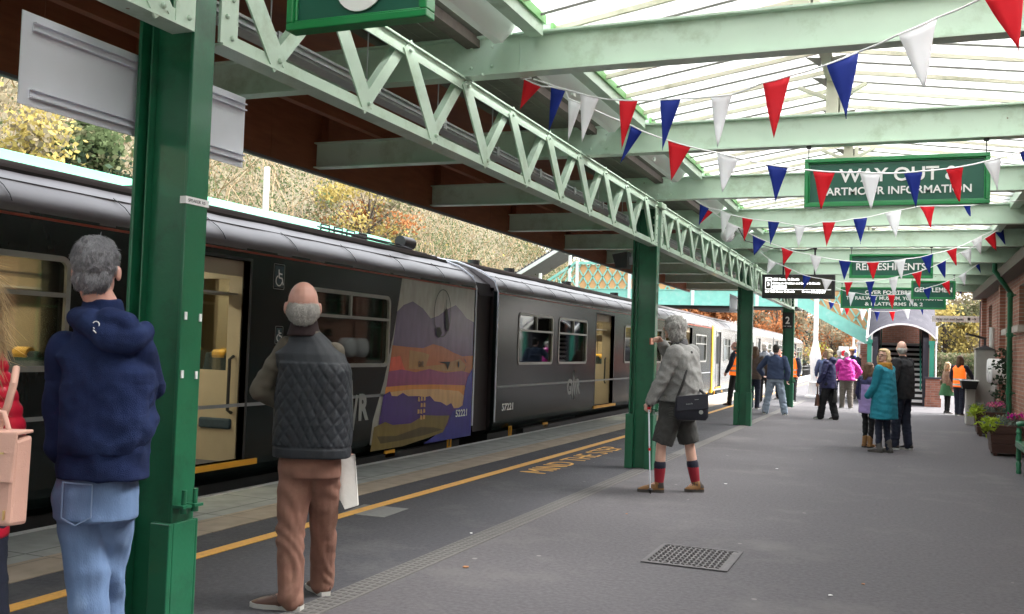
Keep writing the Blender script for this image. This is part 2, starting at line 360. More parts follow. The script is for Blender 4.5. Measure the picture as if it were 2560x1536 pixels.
leafmat('leaf_yellow', (.42, .34, .12)); leafmat('leaf_orange', (.38, .16, .07)); leafmat('leaf_dark', (.05, .075, .05)); leafmat('leaf_rust', (.32, .14, .06)); leafmat('leaf_lime', (.35, .45, .06)); leafmat('leaf_grey', (.16, .20, .17)); leafmat('petal_pink', (.75, .2, .35)); leafmat('petal_magenta', (.5, .02, .3))
leafmat('twig', (.40, .31, .20))
N = 230000
x = -13-rng.exponential(5.5, N); x = np.clip(x, -48, -13.2); y = rng.uniform(0, 100, N)
z = np.array([hx(a, b) for a, b in zip(x, y)])
h = rng.exponential(.42, N)
pn = np.array([noise.noise(V((a*.28, b*.22, c*.3))) for a, b, c in zip(x, y, z)])
pm = np.array([noise.noise(V((a*.9+9, b*.8, c*.8))) for a, b, c in zip(x, y, z)])
pq = np.array([noise.noise(V((a*.12+4, b*.09, c*.16))) for a, b, c in zip(x, y, z)])
P = np.stack([x+rng.normal(0, .15, N), y, z+h*(.6+2.6*np.clip(pm+.1, 0, 1)+1.2*np.clip(pn, 0, 1))], 1)
g_ = pn+.30*pm+.25*pq+rng.normal(0, .05, N)
near = (y < 14) & (pm > .05)
grp = []
yel = near & (rng.random(N) < .5)
for cond, sz, el, k in ((yel, .085, .7, 4), (~yel & (g_ > .22), .07, .7, 3), (~yel & (g_ > .02) & (g_ <= .22), .065, 1.0, 2), (~yel & (g_ <= .02) & (g_ > -.2), .04, 3.2, 0), (~yel & (g_ <= -.2), .035, 4.0, 1)):
    grp.append((P[cond], sz, el, k))
grp.append((P[(y > 14) & (y < 60) & (pm > .36) & (rng.random(N) < .08)]+np.array([.15, 0, .1]), .08, .7, 4))
so_ = card_obj('scrub', grp, ['leaf_tan', 'leaf_straw', 'leaf_olive', 'leaf_green', 'leaf_yellow'])
tag(so_, "dense tangle of tan, olive and yellow autumn scrub covering the hillside behind the train", "scrub", kind='stuff')
# long bare stems
m = MB()
for i in range(4200):
    a, b = -13.5-rng.exponential(4), rng.uniform(2, 80); c = hx(a, b); L_ = rng.uniform(.8, 2.6); d = V((rng.normal(0, .45), rng.normal(0, .45), 1)).normalized()
    p0 = V((a, b, c)); p1 = p0+d*L_*.5+V((rng.normal(0, .1), rng.normal(0, .15), 0)); p2 = p1+(d+V((rng.normal(0, .4), rng.normal(0, .5), -.2))).normalized()*L_*.6
    w = rng.uniform(.010, .026)
    for p, q, r in ((p0, p1, w), (p1, p2, w*.7)): m.tube(p, q, r, r*.7, 3, 0, False)
tag(obj('bare_stems', m, 'twig'), "thin pale leafless stems standing through the hillside scrub", "stems", kind='stuff')
def tree(name, label, base, h, cw, leaves, n, size, trunk_r=.12, ch=None, cz=.62, clumps=26, el=.75, flat=1, parts=6, group=None):
    b = V(base); r = thing(name, label, "tree", b, group); m = MB(); tips = []
    m.path([b, b+V((.1, .05, h*.3)), b+V((-.05, .1, h*.65)), b+V((0, 0, h*.93))], [trunk_r, trunk_r*.8, trunk_r*.5, trunk_r*.12], 8)
    ch = ch or h*.4; cc = b+V((0, 0, h*cz))
    C = []
    for i in range(clumps):
        d = rng.normal(size=3); d /= np.linalg.norm(d); rr = rng.uniform(.35, 1)**.5
        p = cc+V((d[0]*cw*rr, d[1]*cw*rr, d[2]*ch*rr)); C.append(p)
        s0 = b+V((0, 0, max(h*.2, (p.z-b.z)*.6))); mid = (s0+p)/2+V((0, 0, -.1*h*.2)); m.path([s0, mid, p], [trunk_r*.35, trunk_r*.2, trunk_r*.06], 5)
    obj('trunk', m, 'trunk', r, 60)
    G = [[] for _ in leaves]; k = n//clumps
    for i, p in enumerate(C):
        rad = (cw+ch)/2*rng.uniform(.24, .46); q = rng.normal(size=(k, 3))*np.array([rad, rad, rad*.7*flat])*.55+np.array(p); G[i % len(leaves)].append(q)
    card_obj('crown', [(np.concatenate(g), size, el, i) for i, g in enumerate(G) if g], leaves, r); return r
def hs_(x, y): return (x, y, hx(x, y)-.2)
tree('maple_tree', "bright yellow-leaved tree on the hillside left of the near column", hs_(-16.2, 13.2), 3.2, 1.5, ['leaf_yellow', 'leaf_olive', 'leaf_yellow', 'leaf_tan'], 4200, .09, .08)
tree('maple_tree', "yellow and russet tree high on the hillside above the first train roof", hs_(-17, 28.5), 3.6, 1.7, ['leaf_yellow', 'leaf_olive', 'leaf_yellow', 'leaf_rust', 'leaf_straw'], 4800, .09, .1)
tree('holly_tree', "dark green ivy-covered tree on the hillside just left of the near column", hs_(-16.5, 15.6), 3.4, .9, ['leaf_green', 'leaf_dark', 'leaf_olive'], 6000, .11, .1)
tree('beech_tree', "large orange-brown autumn tree under the footbridge span", (-16, 68, -1), 9.2, 5.0, ['leaf_orange', 'leaf_rust', 'leaf_orange'], 22000, .2, .25, cz=.55)
tree('beech_tree', "smaller orange tree right of the big orange one, above the far train", (-9.8, 84, -1), 8.0, 2.6, ['leaf_orange', 'leaf_rust', 'leaf_tan'], 7000, .18, .2, cz=.6)
tree('cedar_tree', "grey-green conifer with layered branches beyond the train's far end", (-10.5, 116, -1), 12, 5.0, ['leaf_grey', 'leaf_dark', 'leaf_grey'], 12000, .35, .4, ch=5.5, cz=.55, flat=.5)
tree('copper_tree', "reddish bare-branched tree seen under the descending bridge stairs", (-5.0, 78, 0), 5.5, 1.8, ['leaf_rust', 'leaf_tan'], 3000, .14, .12)
tree('bush', "low yellow bush at the far platform end beside the white lamp post", (-6.2, 100, -1), 4.2, 2.6, ['leaf_yellow', 'leaf_lime'], 5000, .2, .1, cz=.5)
tree('birch_tree', "yellow-leaved tree filling the gap left of the brick building", (2.3, 62, 0), 6.3, 2.3, ['leaf_yellow', 'leaf_tan', 'leaf_olive'], 11000, .14, .14, cz=.52)
tree('birch_tree', "green and yellow tree close behind the brick building's corner", (4.9, 66, 0), 5.4, 2.4, ['leaf_olive', 'leaf_yellow', 'leaf_green'], 10000, .14, .14, cz=.5)
m = MB(); m.box(1.6, 12, 56, 56.4, -.1, .7)
g = rng.uniform(0, 1, (16000, 3))*np.array([11, 1.6, 1.9])+np.array([1.4, 55, 0]); tag(card_obj('hedge', [(g[:8000], .12, .8, 0), (g[8000:12500], .12, .8, 1), (g[12500:], .12, .8, 2)], ['leaf_olive', 'leaf_green', 'leaf_tan']), "low straggling green hedge under the yellow trees past the building", "hedge")

# ================================================================ BRICK BUILDING
bd = thing('station_building', "red brick station building along the right side of the platform", "building", (5, 10, 0))
wins = [(26.9, 27.9, .95, 2.95), (24.4, 25.4, .95, 2.9), (22.15, 23.05, 2.2, 3.0), (20.0, 20.9, 2.2, 3.0), (15.2, 16.3, .95, 2.95), (12.4, 13.5, .95, 2.95)]
m = MB(); m.wall(lambda u, v, w: (2.1+w, u, v), -8, 29.6, 0, 3.75, wins, .22); m.box(2.11, 9, 29.38, 29.6, 0, 3.75); obj('wall', m, 'brick', bd)
m = MB(); m.box(2.1, 9.5, -8, 29.6, 3.75, 3.9); obj('roof', m, 'dark_board', bd)
M('win_dark', (.05, .04, .035), .25); M('sill', (.42, .39, .36), .8, bump=.2)
for (a, b_, c, d) in wins:
    m = MB(); m.frame(lambda u, v, w: (2.2+w, u, v), a, b_, c, d, .06, .05, .01); m.box(2.21, 2.24, (a+b_)/2-.02, (a+b_)/2+.02, c, d); m.box(2.21, 2.24, a, b_, (c+d)/2-.02, (c+d)/2+.02)
    w_ = obj('window', m, 'dark_green', bd); m = MB(); m.box(2.262, 2.27, a, b_, c, d); obj('pane', m, 'win_dark', w_)
    m = MB(); m.box(1.98, 2.2, a-.06, b_+.06, c-.12, c); obj('sill', m, 'sill', w_)
m = MB(); m.box(1.8, 2.098, -8, 29.4, 3.2, 3.395); obj('wall_plate', m, 'dark_board', bd)
m = MB(); m.box(1.99, 2.099, -8, 29.55, 0, .35); obj('plinth', m, 'brick', bd)
for y0 in (28.6, 23.55, 18.2): m = MB(); m.box(1.99, 2.099, y0, y0+.42, .351, 3.199); obj('pilaster', m, 'brick', bd)
def pipe(y, lab):
    r = thing('drainpipe', lab, "drainpipe", (2.02, y, .3)); m = MB(); m.path([(2.0, y, .35), (2.0, y, 2.9), (1.85, y-.15, 3.1), (1.7, y-.2, 3.32), (1.7, y-.2, 3.6)], .05, 12); obj('pipe', m, 'dark_green', r, 40)
    for z in (.9, 2.05, 2.85): m = MB(); m.tube((2.0, y, z-.04), (2.0, y, z+.04), .066); m.box(2.0, 2.1, y-.09, y+.09, z-.012, z+.012); obj('bracket', m, 'dark_green', r)
pipe(21.5, "dark green cast drainpipe on the brick wall behind the flower tubs")
pipe(14.2, "green drainpipe on the brick wall nearer the camera, out by the bench")
m = MB(); m.tube((2.05, 26.2, 1.3), (2.05, 26.2, 2.35), .06, n=14); tag(obj('white_pipe', m, 'white', smooth=40), "short fat white pipe fixed upright on the brick wall above the grey cabinet", "pipe")
# two white lifebuoy-like hose reels on wall
for y, lab in ((23.1, "white round-ended hose reel cover on the brick wall, nearer one of two"), (23.75, "white round-ended hose reel cover on the brick wall, farther one of two")):
    m = MB(); m.tube((1.80, y, 1.31), (2.09, y, 1.31), .27, n=28); m.tube((1.775, y, 1.31), (1.80, y, 1.31), .24, .27, n=28); m.tube((1.76, y, 1.31), (1.775, y, 1.31), .06); tag(obj('hose_reel', m, 'white', smooth=40), lab, "hose reel")
# grey cabinet with cap and bracket arm
r = thing('rendered_pillar', "tall grey rendered chimney-like cabinet with a dark metal cap against the brick wall", "cabinet", (1.87, 26, 0))
M('render', (.40, .385, .365), .85, var=.06, scale=6, bump=.3, bscale=80, dirt=(.33, .32, .30), dscale=2)
m = MB(); m.box(1.66, 2.09, 25.7, 26.15, 0, 1.8); obj('body', m, 'render', r, bevel=.02)
m = MB(); m.loft([[V((1.63, 25.66, 1.8)), V((2.09, 25.66, 1.8)), V((2.09, 26.2, 1.8)), V((1.63, 26.2, 1.8))], [V((1.86, 25.9, 1.9)), V((1.9, 25.9, 1.9)), V((1.9, 25.96, 1.9)), V((1.86, 25.96, 1.9))]]); obj('cap', m, 'dark_grey', r)
m = MB(); m.bar((1.88, 25.93, 1.88), (1.88, 25.93, 2.08), .05, .05); m.bar((1.90, 25.93, 2.06), (1.45, 25.8, 2.17), .07, .05, (0, 1, 0)); obj('arm', m, 'dark_grey', r)
r = thing('trough_stand', "low pale rendered pillar carrying a black flower trough beside the grey cabinet", "trough", (1.5, 25.4, 0))
m = MB(); m.box(1.44, 1.63, 25.2, 25.68, 0, .85); obj('pillar', m, 'render', r, bevel=.02)
m = MB(); m.hexa([(1.36, 25.0, .85), (1.64, 25.0, .85), (1.64, 25.68, .85), (1.36, 25.68, .85), (1.31, 24.95, 1.04), (1.69, 24.95, 1.04), (1.69, 25.69, 1.04), (1.31, 25.69, 1.04)]); obj('trough', m, 'black', r)
m = MB(); m.frame(lambda u, v, w: (u, v, 1.04+w), 1.30, 1.70, 24.94, 25.695, .03, .02, .02); obj('rim', m, 'white', r)
# way out and buses sign
r = thing('hanging_sign', "pale grey sign reading Way out and buses, on a dark post by the wall", "sign", (2.05, 29.9, 0))
m = MB(); m.box(.80, 2.02, 29.97, 30.02, 2.6, 2.775); obj('panel', m, 'white', r); M('sign_black', (.03, .03, .03), .6)
m = MB(); text(m, "Way out and buses", (.9, 29.965, 2.655), (1, 0, 0), (0, 0, 1), .065, width=.72, bold=.01); m.box(1.72, 1.79, 29.96, 29.97, 2.65, 2.73); text(m, "→", (1.84, 29.965, 2.655), (1, 0, 0), (0, 0, 1), .07, width=.1, bold=.01)
m.bar((1.83, 29.962, 2.69), (1.93, 29.962, 2.69), .008, .012, (0, 1, 0)); m.bar((1.90, 29.962, 2.72), (1.935, 29.962, 2.69), .008, .012, (0, 1, 0)); m.bar((1.90, 29.962, 2.66), (1.935, 29.962, 2.69), .008, .012, (0, 1, 0)); obj('lettering', m, 'sign_black', r)
m = MB(); m.tube((2.05, 29.95, 0), (2.05, 29.95, 3.2), .03); m.bar((1.2, 29.95, 3.1), (2.05, 29.95, 3.1), .03, .03); obj('post', m, 'dark_grey', r)

# ================================================================ CANOPY
BY = [3.3+2.828*i for i in range(-4, 10)]   # roof beam positions; columns under every third
cn = thing('platform_canopy', "pale green steel platform canopy with glazed ridge roof and brown boarded track side", "canopy", (-2, 12, 3.4))
for i, y in enumerate(BY):
    m = MB(); m.box(-6.03, 2.08, y-.009, y+.009, 3.402, 3.655, 0); m.box(-6.03, 2.08, y-.065, y+.065, 3.388, 3.402, 0); m.box(-6.03, 2.08, y-.065, y+.065, 3.655, 3.669, 0)
    for x in (-2.86, -2.70): m.ell((x, y-.012, 3.46), .012, 8, 5); m.ell((x, y-.012, 3.6), .012, 8, 5)
    m.box(-2.5, -2.494, y-.012, y+.012, 3.402, 3.655)
    if y > 0:
        m.tube((-2.75, y-.065, 3.382), (-2.75, y-.065, 3.395), .018, n=6)
    obj('roof_beam', m, 'pale_green', cn)
    if i < len(BY)-1:      # short posts to the ridge
        m = MB(); m.box(-.66, -.56, y-.04, y+.04, 3.669, 3.96); m.bar((-.66, y, 3.82), (-.9, y, 3.93), .05, .03, (0, 1, 0)); m.bar((-.56, y, 3.82), (-.32, y, 3.93), .05, .03, (0, 1, 0)); m.box(-.54, -.5, y-.02, y+.02, 3.669, 3.95)
        obj('ridge_post', m, 'cream', cn) if 'cream' in MATS else (M('cream', (.62, .62, .5), .5), obj('ridge_post', m, 'cream', cn))
M('bright_white', (.93, .93, .91), .5, var=.02)
y0, y1 = -8, 29.4
m = MB(); m.box(-.66, -.56, y0, y1, 3.96, 4.04); obj('ridge_board', m, 'cream', cn)
# glazing bars (patent glazing) + panes
m = MB(); mt = MB()
k = 0; y = y0
while y < y1:
    for xa, xb in ((-2.3, -.62), (1.34, -.60)):
        za, zb = 3.73, 4.0
        if k % 2 == 0: m.bar((xa, y, za), (xb, y, zb), .026, .035, (0, 1, 0))
        else: mt.bar((xa, y, za), (xb, y, zb), .009, .016, (0, 1, 0))
        if k % 2 == 0:       # dark rounded bracket at the ridge
            s_ = 1 if xa < 0 else -1; mt.prism([(xb-s_*.03, y+.05, zb-.045), (xb-s_*.15, y+.05, zb-.03), (xb-s_*.03, y+.05, zb-.12)], (0, .03, 0))
    y += .31; k += 1
M('bar_cream', (.66, .63, .50), .6, dirt=(.3, .3, .2), dscale=3); M('bar_dark', (.16, .16, .14), .6)
obj('glazing_bars', m, 'bar_cream', cn); obj('glazing_clips', mt, 'bar_dark', cn)
m = MB(); m.add([(-2.35, y0, 3.75), (-.6, y0, 4.03), (-.6, y1, 4.03), (-2.35, y1, 3.75)], [(0, 1, 2, 3)]); m.add([(1.4, y0, 3.72), (-.6, y0, 4.032), (-.6, y1, 4.032), (1.4, y1, 3.72)], [(0, 3, 2, 1)]); obj('roof_glazing', m, 'roof_glass', cn)
# kerbs both sides of the glazing
for i in range(len(BY)-1):
    a, b = BY[i]+.07, BY[i+1]-.07
    m = MB(); m.box(-2.40, -2.30, a, b, 3.62, 3.80); M('lime_green', (.22, .50, .18), .5, dirt=(.12, .3, .08)); obj('kerb_girder', m, ['pale_green'], cn)
    m = MB(); m.hexa([(-2.66, a, 3.60), (-2.60, a, 3.60), (-2.60, b, 3.60), (-2.66, b, 3.60), (-2.52, a, 3.74), (-2.46, a, 3.74), (-2.46, b, 3.74), (-2.52, b, 3.74)])
    m.box(-2.585, -2.56, a+1.3, a+1.36, 3.6, 3.66); obj('kerb_board', m, 'bright_white', cn)
    m = MB(); m.box(-2.298, -2.28, a, b, 3.70, 3.76); obj('kerb_trim', m, 'lime_green', cn)
m = MB(); m.box(1.34, 1.46, y0, y1, 3.60, 3.82); obj('kerb_girder', m, 'pale_green', cn)
# boarded ceilings
m = MB()
x = -2.68
while x > -3.6: m.box(x-.13, x, y0, y1, 3.672, 3.69); x -= .135
M('ceil_board', (.15, .155, .12), .8, var=.2, scale=3, stretch=(1, 8, 1)); obj('ceiling', m, 'ceil_board', cn)
m = MB(); m.hexa([(-6.05, y0, 4.25), (-3.6, y0, 3.78), (-3.6, y1, 3.78), (-6.05, y1, 4.25), (-6.05, y0, 4.28), (-3.6, y0, 3.81), (-3.6, y1, 3.81), (-6.05, y1, 4.28)]); m.box(-3.61, -3.59, y0, y1, 3.69, 3.80)
obj('ceiling', m, 'brown_board', cn)
m = MB(); m.box(1.46, 2.1, y0, y1, 3.672, 3.70); obj('ceiling', m, 'ceil_board', cn)
for x in (-5.2, -4.4, -3.5):
    m = MB(); m.box(x-.04, x+.04, y0, y1, 3.672, 3.76); obj('purlin', m, 'brown_board', cn)
m = MB(); m.box(-2.9, -2.8, y0, y1, 3.60, 3.669); obj('purlin', m, 'dark_board', cn)
m = MB(); y = y0
while y < y1: m.box(-6.075, -6.05, y, min(y+.95, y1)-.006, 3.36, 4.55); y += .95
obj('valance', m, 'brown_board', cn)
m = MB(); m.box(-6.10, -6.04, y0, y1, 3.335, 3.36); M('grey_trim', (.16, .15, .15), .6); obj('valance_trim', m, 'grey_trim', cn)
for y in BY[:-1]:
    m = MB(); m.box(-6.05, -5.96, y+.10, y+.19, 3.5, 4.25); obj('batten', m, 'brown_board', cn)
m = MB(); m.box(-6.07, 2.1, y1-.03, y1, 3.40, 4.0); obj('end_board', m, 'brown_board', cn)

# ---------------------------------------------------------------- columns
ordn = ['nearest', 'second', 'third', 'farthest']
def column(y, lab, near=False):
    r = thing('canopy_column', lab, "column", (-3.05, y, 0), "green canopy columns")
    m = MB(); x0, x1 = -3.215, -2.90; ya, yb = y-.075, y+.062
    m.box(x0, x0+.02, ya, yb, 0, 3.40); m.box(x1-.02, x1, ya, yb, 0, 3.40); m.box(x0+.02, x1-.02, y-.015, y+.015, 0, 3.40); m.box(x0+.055, x0+.065, ya+.02, y-.015, 0, 3.4)
    obj('shaft', m, 'dark_green', r, bevel=.004 if near else 0)
    m = MB()
    for a, b in ((x0-.03, x0+.07), (x1-.09, x1+.014)): m.box(a, b, ya-.03, ya-.003, 0, .69); m.box(a, b, yb+.003, yb+.018, 0, .69)
    m.box(x1+.003, x1+.014, ya-.003, yb+.003, 0, .69); m.box(x0-.03, x0-.003, ya-.003, yb+.003, 0, .69)
    obj('plinth', m, 'dark_green', r, bevel=.006)
    m = MB(); m.box(x0-.06, x1+.06, ya-.06, yb+.06, 3.32, 3.385)
    for z in (2.9, 3.0, 3.1, 3.2):
        for yy in (ya-.004, yb+.004): m.ell((x1-.05, yy, z), .014, 8, 6)
    obj('cap', m, 'pale_green', r)
    for z in (.76,):
        for yy in (ya+.02, yb-.045): m = MB(); m.box(x1-.01, x1+.06, yy-.02, yy+.035, z-.006, z+.006); m.tube((x1+.035, yy+.01, z), (x1+.035, yy+.01, z+.07), .011); m.tube((x1+.035, yy+.01, z-.03), (x1+.035, yy+.01, z), .016); obj('peg_bracket', m, 'dark_green', r, smooth=40)
    return r
column(3.4, "nearest dark green steel column, beside the man in the navy hoodie", True)
column(12.05, "second green column from the camera, just left of the man photographing in shorts")
column(20.6, "third green column, with the hi-vis man standing behind it")
column(29.0, "farthest green column, carrying the black number 2 plate")
# tape + reflectors on near column
r = thing('tape_label', "white tape band with handwritten SPEAKER X5 round the nearest column", "tape", (-2.89, 3.4, 2.09))
m = MB(); m.box(-2.899, -2.896, 3.318, 3.466, 2.075, 2.107); m.box(-2.93, -2.896, 3.316, 3.3185, 2.075, 2.107); obj('tape', m, 'white', r)
m = MB(); text(m, "SPEAKER X5", (-2.8955, 3.33, 2.084), (0, 1, 0), (0, 0, 1), .014, ext=.0008, width=.11); obj('writing', m, 'sign_black', r)
for i, (yy, z) in enumerate(((3.36, 1.585), (3.455, 1.58), (3.355, 1.33), (3.445, 1.325))):
    m = MB(); m.box(-2.8985, -2.893, yy-.012-.007, yy-.012+.007, z-.017, z+.017); tag(obj('screw_plate', m, 'white'), "small white plate on the nearest column, " + ["upper left", "upper right", "lower left", "lower right"][i] + " of four", "plate", "four white plates on the column")

# ---------------------------------------------------------------- lattice girders
def girder(ya, yb, lab):
    r = thing('lattice_girder', lab, "girder", (-2.95, ya, 2.83), "lattice girders between the columns")
    X = -2.90
    m = MB(); m.box(X-.012, X, ya, yb, 2.84, 2.895); m.box(X-.11, X+.012, ya, yb, 2.828, 2.84); obj('bottom_chord', m, 'pale_green', r)
    m = MB(); m.box(X-.012, X, ya, yb, 3.30, 3.375); m.box(X-.11, X+.02, ya, yb, 3.375, 3.387); obj('top_chord', m, 'pale_green', r)
    n0 = ya+.44
    k = 0
    while n0+.865*k < yb-.05:
        yy = n0+.865*k
        m = MB(); m.bar((X+.004, yy, 2.85), (X+.004, yy-.43, 3.37), .125, .010, (0, 1, 0)); m.bar((X-.022, yy+.04, 2.86), (X-.022, yy-.39, 3.36), .01, .05, (0, 1, 0)); m.ell((X+.014, yy-.01, 2.878), .014, 8, 6); m.ell((X+.014, yy-.40, 3.335), .013, 8, 6)
        obj('diagonal', m, 'pale_green', r)
        if yy+.43 < yb+.1:
            m = MB(); m.bar((X-.05, yy, 2.87), (X-.05, yy+.43, 3.35), .08, .05, (0, 1, 0)); obj('diagonal', m, 'pale_green', r)
        k += 1
    for yy in (ya+.05, yb-.05):
        m = MB(); m.box(X-.012, X+.004, yy-.06, yy+.06, 2.84, 3.375)
        for i in range(6): m.ell((X+.006, yy+.02*(-1)**i, 2.88+i*.09), .013, 8, 6)
        obj('end_plate', m, 'pale_green', r)
girder(-5.1, 3.31, "pale green riveted lattice girder end, nearest, left of the near column")
girder(3.5, 11.96, "pale green riveted lattice girder between the nearest and second columns")
girder(12.16, 20.5, "pale green lattice girder between the second and third columns")
girder(20.72, 28.9, "pale green lattice girder between the third and farthest columns")
m = MB(); m.box(-3.44, -3.34, -6, 29, 3.17, 3.25); m.box(-3.335, -3.32, -6, 29, 3.185, 3.195); m.box(-3.335, -3.32, -6, 29, 3.225, 3.235)
for i in range(30): m.tube((-3.375, -3+i*1.07, 3.25), (-3.375, -3+i*1.07, 3.6), .005, n=5); m.box(-3.325, -3.315, -3+i*1.07, -2.95+i*1.07, 3.17, 3.25)
tag(obj('cable_tray', m, 'galv'), "galvanised cable tray hanging behind the lattice girders", "cable tray")
m = MB(); m.path([(-2.35, 14.6, 3.38), (-2.3, 14.6, 3.385), (-2.2, 14.65, 3.2), (-2.1, 17.3, 3.37), (-1.6, 17.38, 3.33), (-1.4, 17.4, 3.38)], .008, 6); tag(obj('cable', m, 'black'), "thin black cable looping from a roof beam to the departure screen", "cable")
r = thing('loudspeaker', "small black loudspeaker high on the track side of the second column", "loudspeaker", (-3.3, 12.0, 2.6))
m = MB(); m.hexa([(-3.42, 11.9, 2.55), (-3.27, 11.9, 2.55), (-3.27, 12.1, 2.55), (-3.42, 12.1, 2.55), (-3.46, 11.86, 2.72), (-3.27, 11.9, 2.76), (-3.27, 12.1, 2.76), (-3.46, 12.14, 2.72)]); obj('housing', m, 'black', r); m = MB(); m.box(-3.27, -3.215, 12.0, 12.05, 2.6, 2.7); obj('bracket', m, 'steel', r)
r = thing('bulkhead_lamp', "round white bulkhead lamp under the roof beam past the second column", "lamp", (-2.5, 14.5, 3.2))
m = MB(); m.ell((-2.45, 14.45, 3.27), (.09, .07, .09), 20, 12); obj('globe', m, 'white', r, smooth=60); m = MB(); m.tube((-2.45, 14.5, 3.27), (-2.45, 14.56, 3.27), .10, n=20); m.box(-2.47, -2.43, 14.52, 14.56, 3.27, 3.40); obj('base', m, 'white', r)

# ---------------------------------------------------------------- signs
def plate_sign(name, lab, x0, x1, y, z0, z1, lines, fr=.035, hang=3.388, cat="sign"):
    r = thing(name, lab, cat, ((x0+x1)/2, y, z0))
    m = MB(); m.box(x0+.01, x1-.01, y-.012, y+.02, z0+.01, z1-.01); obj('panel', m, 'sign_green', r)
    m = MB(); fn = lambda u, v, w: (u, y-.035+w, v)
    for (ua, ub, va, vb) in ((x0, x1, z0, z0+fr), (x0, x1, z1-fr, z1), (x0, x0+fr, z0+fr, z1-fr), (x1-fr, x1, z0+fr, z1-fr)): m.box(ua, ub, y-.04, y+.035, va, vb)
    i = fr+.012
    for (ua, ub, va, vb) in ((x0+fr, x1-fr, z0+fr, z0+i), (x0+fr, x1-fr, z1-i, z1-fr), (x0+fr, x0+i, z0+i, z1-i), (x1-i, x1-fr, z0+i, z1-i)): m.box(ua, ub, y-.026, y-.012, va, vb)
    obj('frame', m, 'frame_green', r, bevel=.005)
    m = MB()
    for body, cx, z, h, w, al in lines: text(m, body, (cx, y-.018, z), (1, 0, 0), (0, 0, 1), h, ext=.005, width=w, align=al, bold=.018)
    obj('lettering', m, 'white_letter', r)
    if hang and z1 < hang:
        for x in (x0+.03, x1-.03): m = MB(); m.tube((x, y, z1), (x, y, hang), .005, n=6); m.box(x-.02, x+.02, y-.03, y+.03, hang-.02, hang-.001); obj('hanger', m, 'dark_grey', r)
    return r
ns = plate_sign('platform_number_sign', "big green framed sign with a white 3, cut by the top of the photo", -2.39, -1.735, 3.32, 2.775, 3.385, [], fr=.032, hang=None)
m = MB()
for cz, ro, ri, a0, a1 in ((2.945, .115, .055, -215, 88), (3.135, .095, .042, -88, 215)):
    P = [R_(a0+(a1-a0)*i/24) for i in range(25)]
    for a, b in zip(P, P[1:]): m.hexa([(-2.05+r0*math.cos(t), y_, cz+r0*math.sin(t)) for y_ in (3.296, 3.302) for r0, t in ((ri, a), (ro, a), (ro, b), (ri, b))])
m.box(-2.08, -2.0, 3.296, 3.302, 2.998, 3.06); bpy.data.objects.remove([c for c in ns.children if c.name.startswith('lettering')][0]); obj('lettering', m, 'white_letter', ns)
plate_sign('direction_sign', "long green sign reading WAY OUT & DARTMOOR INFORMATION", -.83, .67, 8.95, 2.83, 3.265, [("WAY OUT &", -.05, 3.05, .115, .97, 'C'), ("DARTMOOR INFORMATION", -.09, 2.935, .066, 1.24, 'C')])
plate_sign('direction_sign', "small green sign reading REFRESHMENTS", -.85, .47, 17.43, 2.86, 3.27, [("REFRESHMENTS", -.19, 3.0, .115, 1.1, 'C')])
plate_sign('direction_sign', "small green sign reading GENTLEMEN, overlapping the footbridge sign", .18, 1.08, 23.1, 2.84, 3.25, [("GENTLEMEN", .63, 3.0, .10, .76, 'C')])
plate_sign('direction_sign', "wide green sign OVER FOOTBRIDGE with three lines of lettering", -1.46, 1.0, 25.9, 2.75, 3.29, [("OVER FOOTBRIDGE", -.2, 3.12, .09, 1.35, 'C'), ("TO RAILWAY MUSEUM, YOUTH HOSTEL", -.2, 2.975, .085, 2.25, 'C'), ("& PLATFORMS 1 & 2", -.2, 2.83, .085, 1.35, 'C')])
def back_sign(y0, y1, x, z0, z1, lab, front=False):
    r = thing('bare_metal_sign', lab, "sign", (x, (y0+y1)/2, z0)); 
    m = MB(); m.box(x-.006, x, y0, y1, z0, z1); obj('panel', m, 'rail_white', r, bevel=.002)
    for z in (z0+.05, z1-.055):
        m = MB(); m.box(x+.001, x+.022, y0+.05, y1-.01, z-.018, z-.013); m.box(x+.001, x+.022, y0+.05, y1-.01, z+.013, z+.018); m.box(x+.0005, x+.004, y0+.05, y1-.01, z-.013, z+.013); obj('rail', m, 'rail_white', r)
        m = MB(); m.tube((x+.01, y0+.62*(y1-y0), z), (x+.045, y0+.62*(y1-y0), z), .013, n=8); m.ell((x+.04, y0+.57*(y1-y0)-.02, z), .018, 10, 6); obj('clamp', m, 'steel', r, smooth=50)
back_sign(2.74, 4.14, -3.25, 2.395, 2.77, "blank silver back of a station sign clamped to the nearest column")
back_sign(20.05, 21.35, -3.30, 2.38, 2.73, "small blank silver sign back clamped to the third column")
r = thing('number_plate_sign', "black plate with a white 2 and car stop, on the farthest column", "sign", (-3.06, 28.88, 2.3)); m = MB(); m.box(-3.22, -2.93, 28.87, 28.89, 2.28, 2.75); obj('panel', m, 'black', r)
m = MB(); text(m, "2", (-3.075, 28.869, 2.42), (1, 0, 0), (0, 0, 1), .2, width=.12, align='C', bold=.02); text(m, "car stop", (-3.075, 28.869, 2.33), (1, 0, 0), (0, 0, 1), .045, width=.22, align='C'); obj('lettering', m, 'white_letter', r)
r = thing('departure_screen', "black hanging departure screen showing white train times for platform 3", "screen", (-1.7, 17.4, 2.5))
X0, X1, YD, Z0, Z1 = -2.30, -1.08, 17.38, 2.50, 2.915
m = MB(); m.box(X0, X1, YD, YD+.16, Z0, Z1); obj('housing', m, 'black', r, bevel=.006)
M('screen_dark', (.035, .033, .02), .3); m = MB(); m.box(X0+.05, X1-.05, YD-.004, YD-.001, Z0+.06, Z1-.045); obj('screen', m, 'screen_dark', r)
M('screen_white', (.9, .9, .9), .5, emit=.8); m = MB(); ry = YD-.006
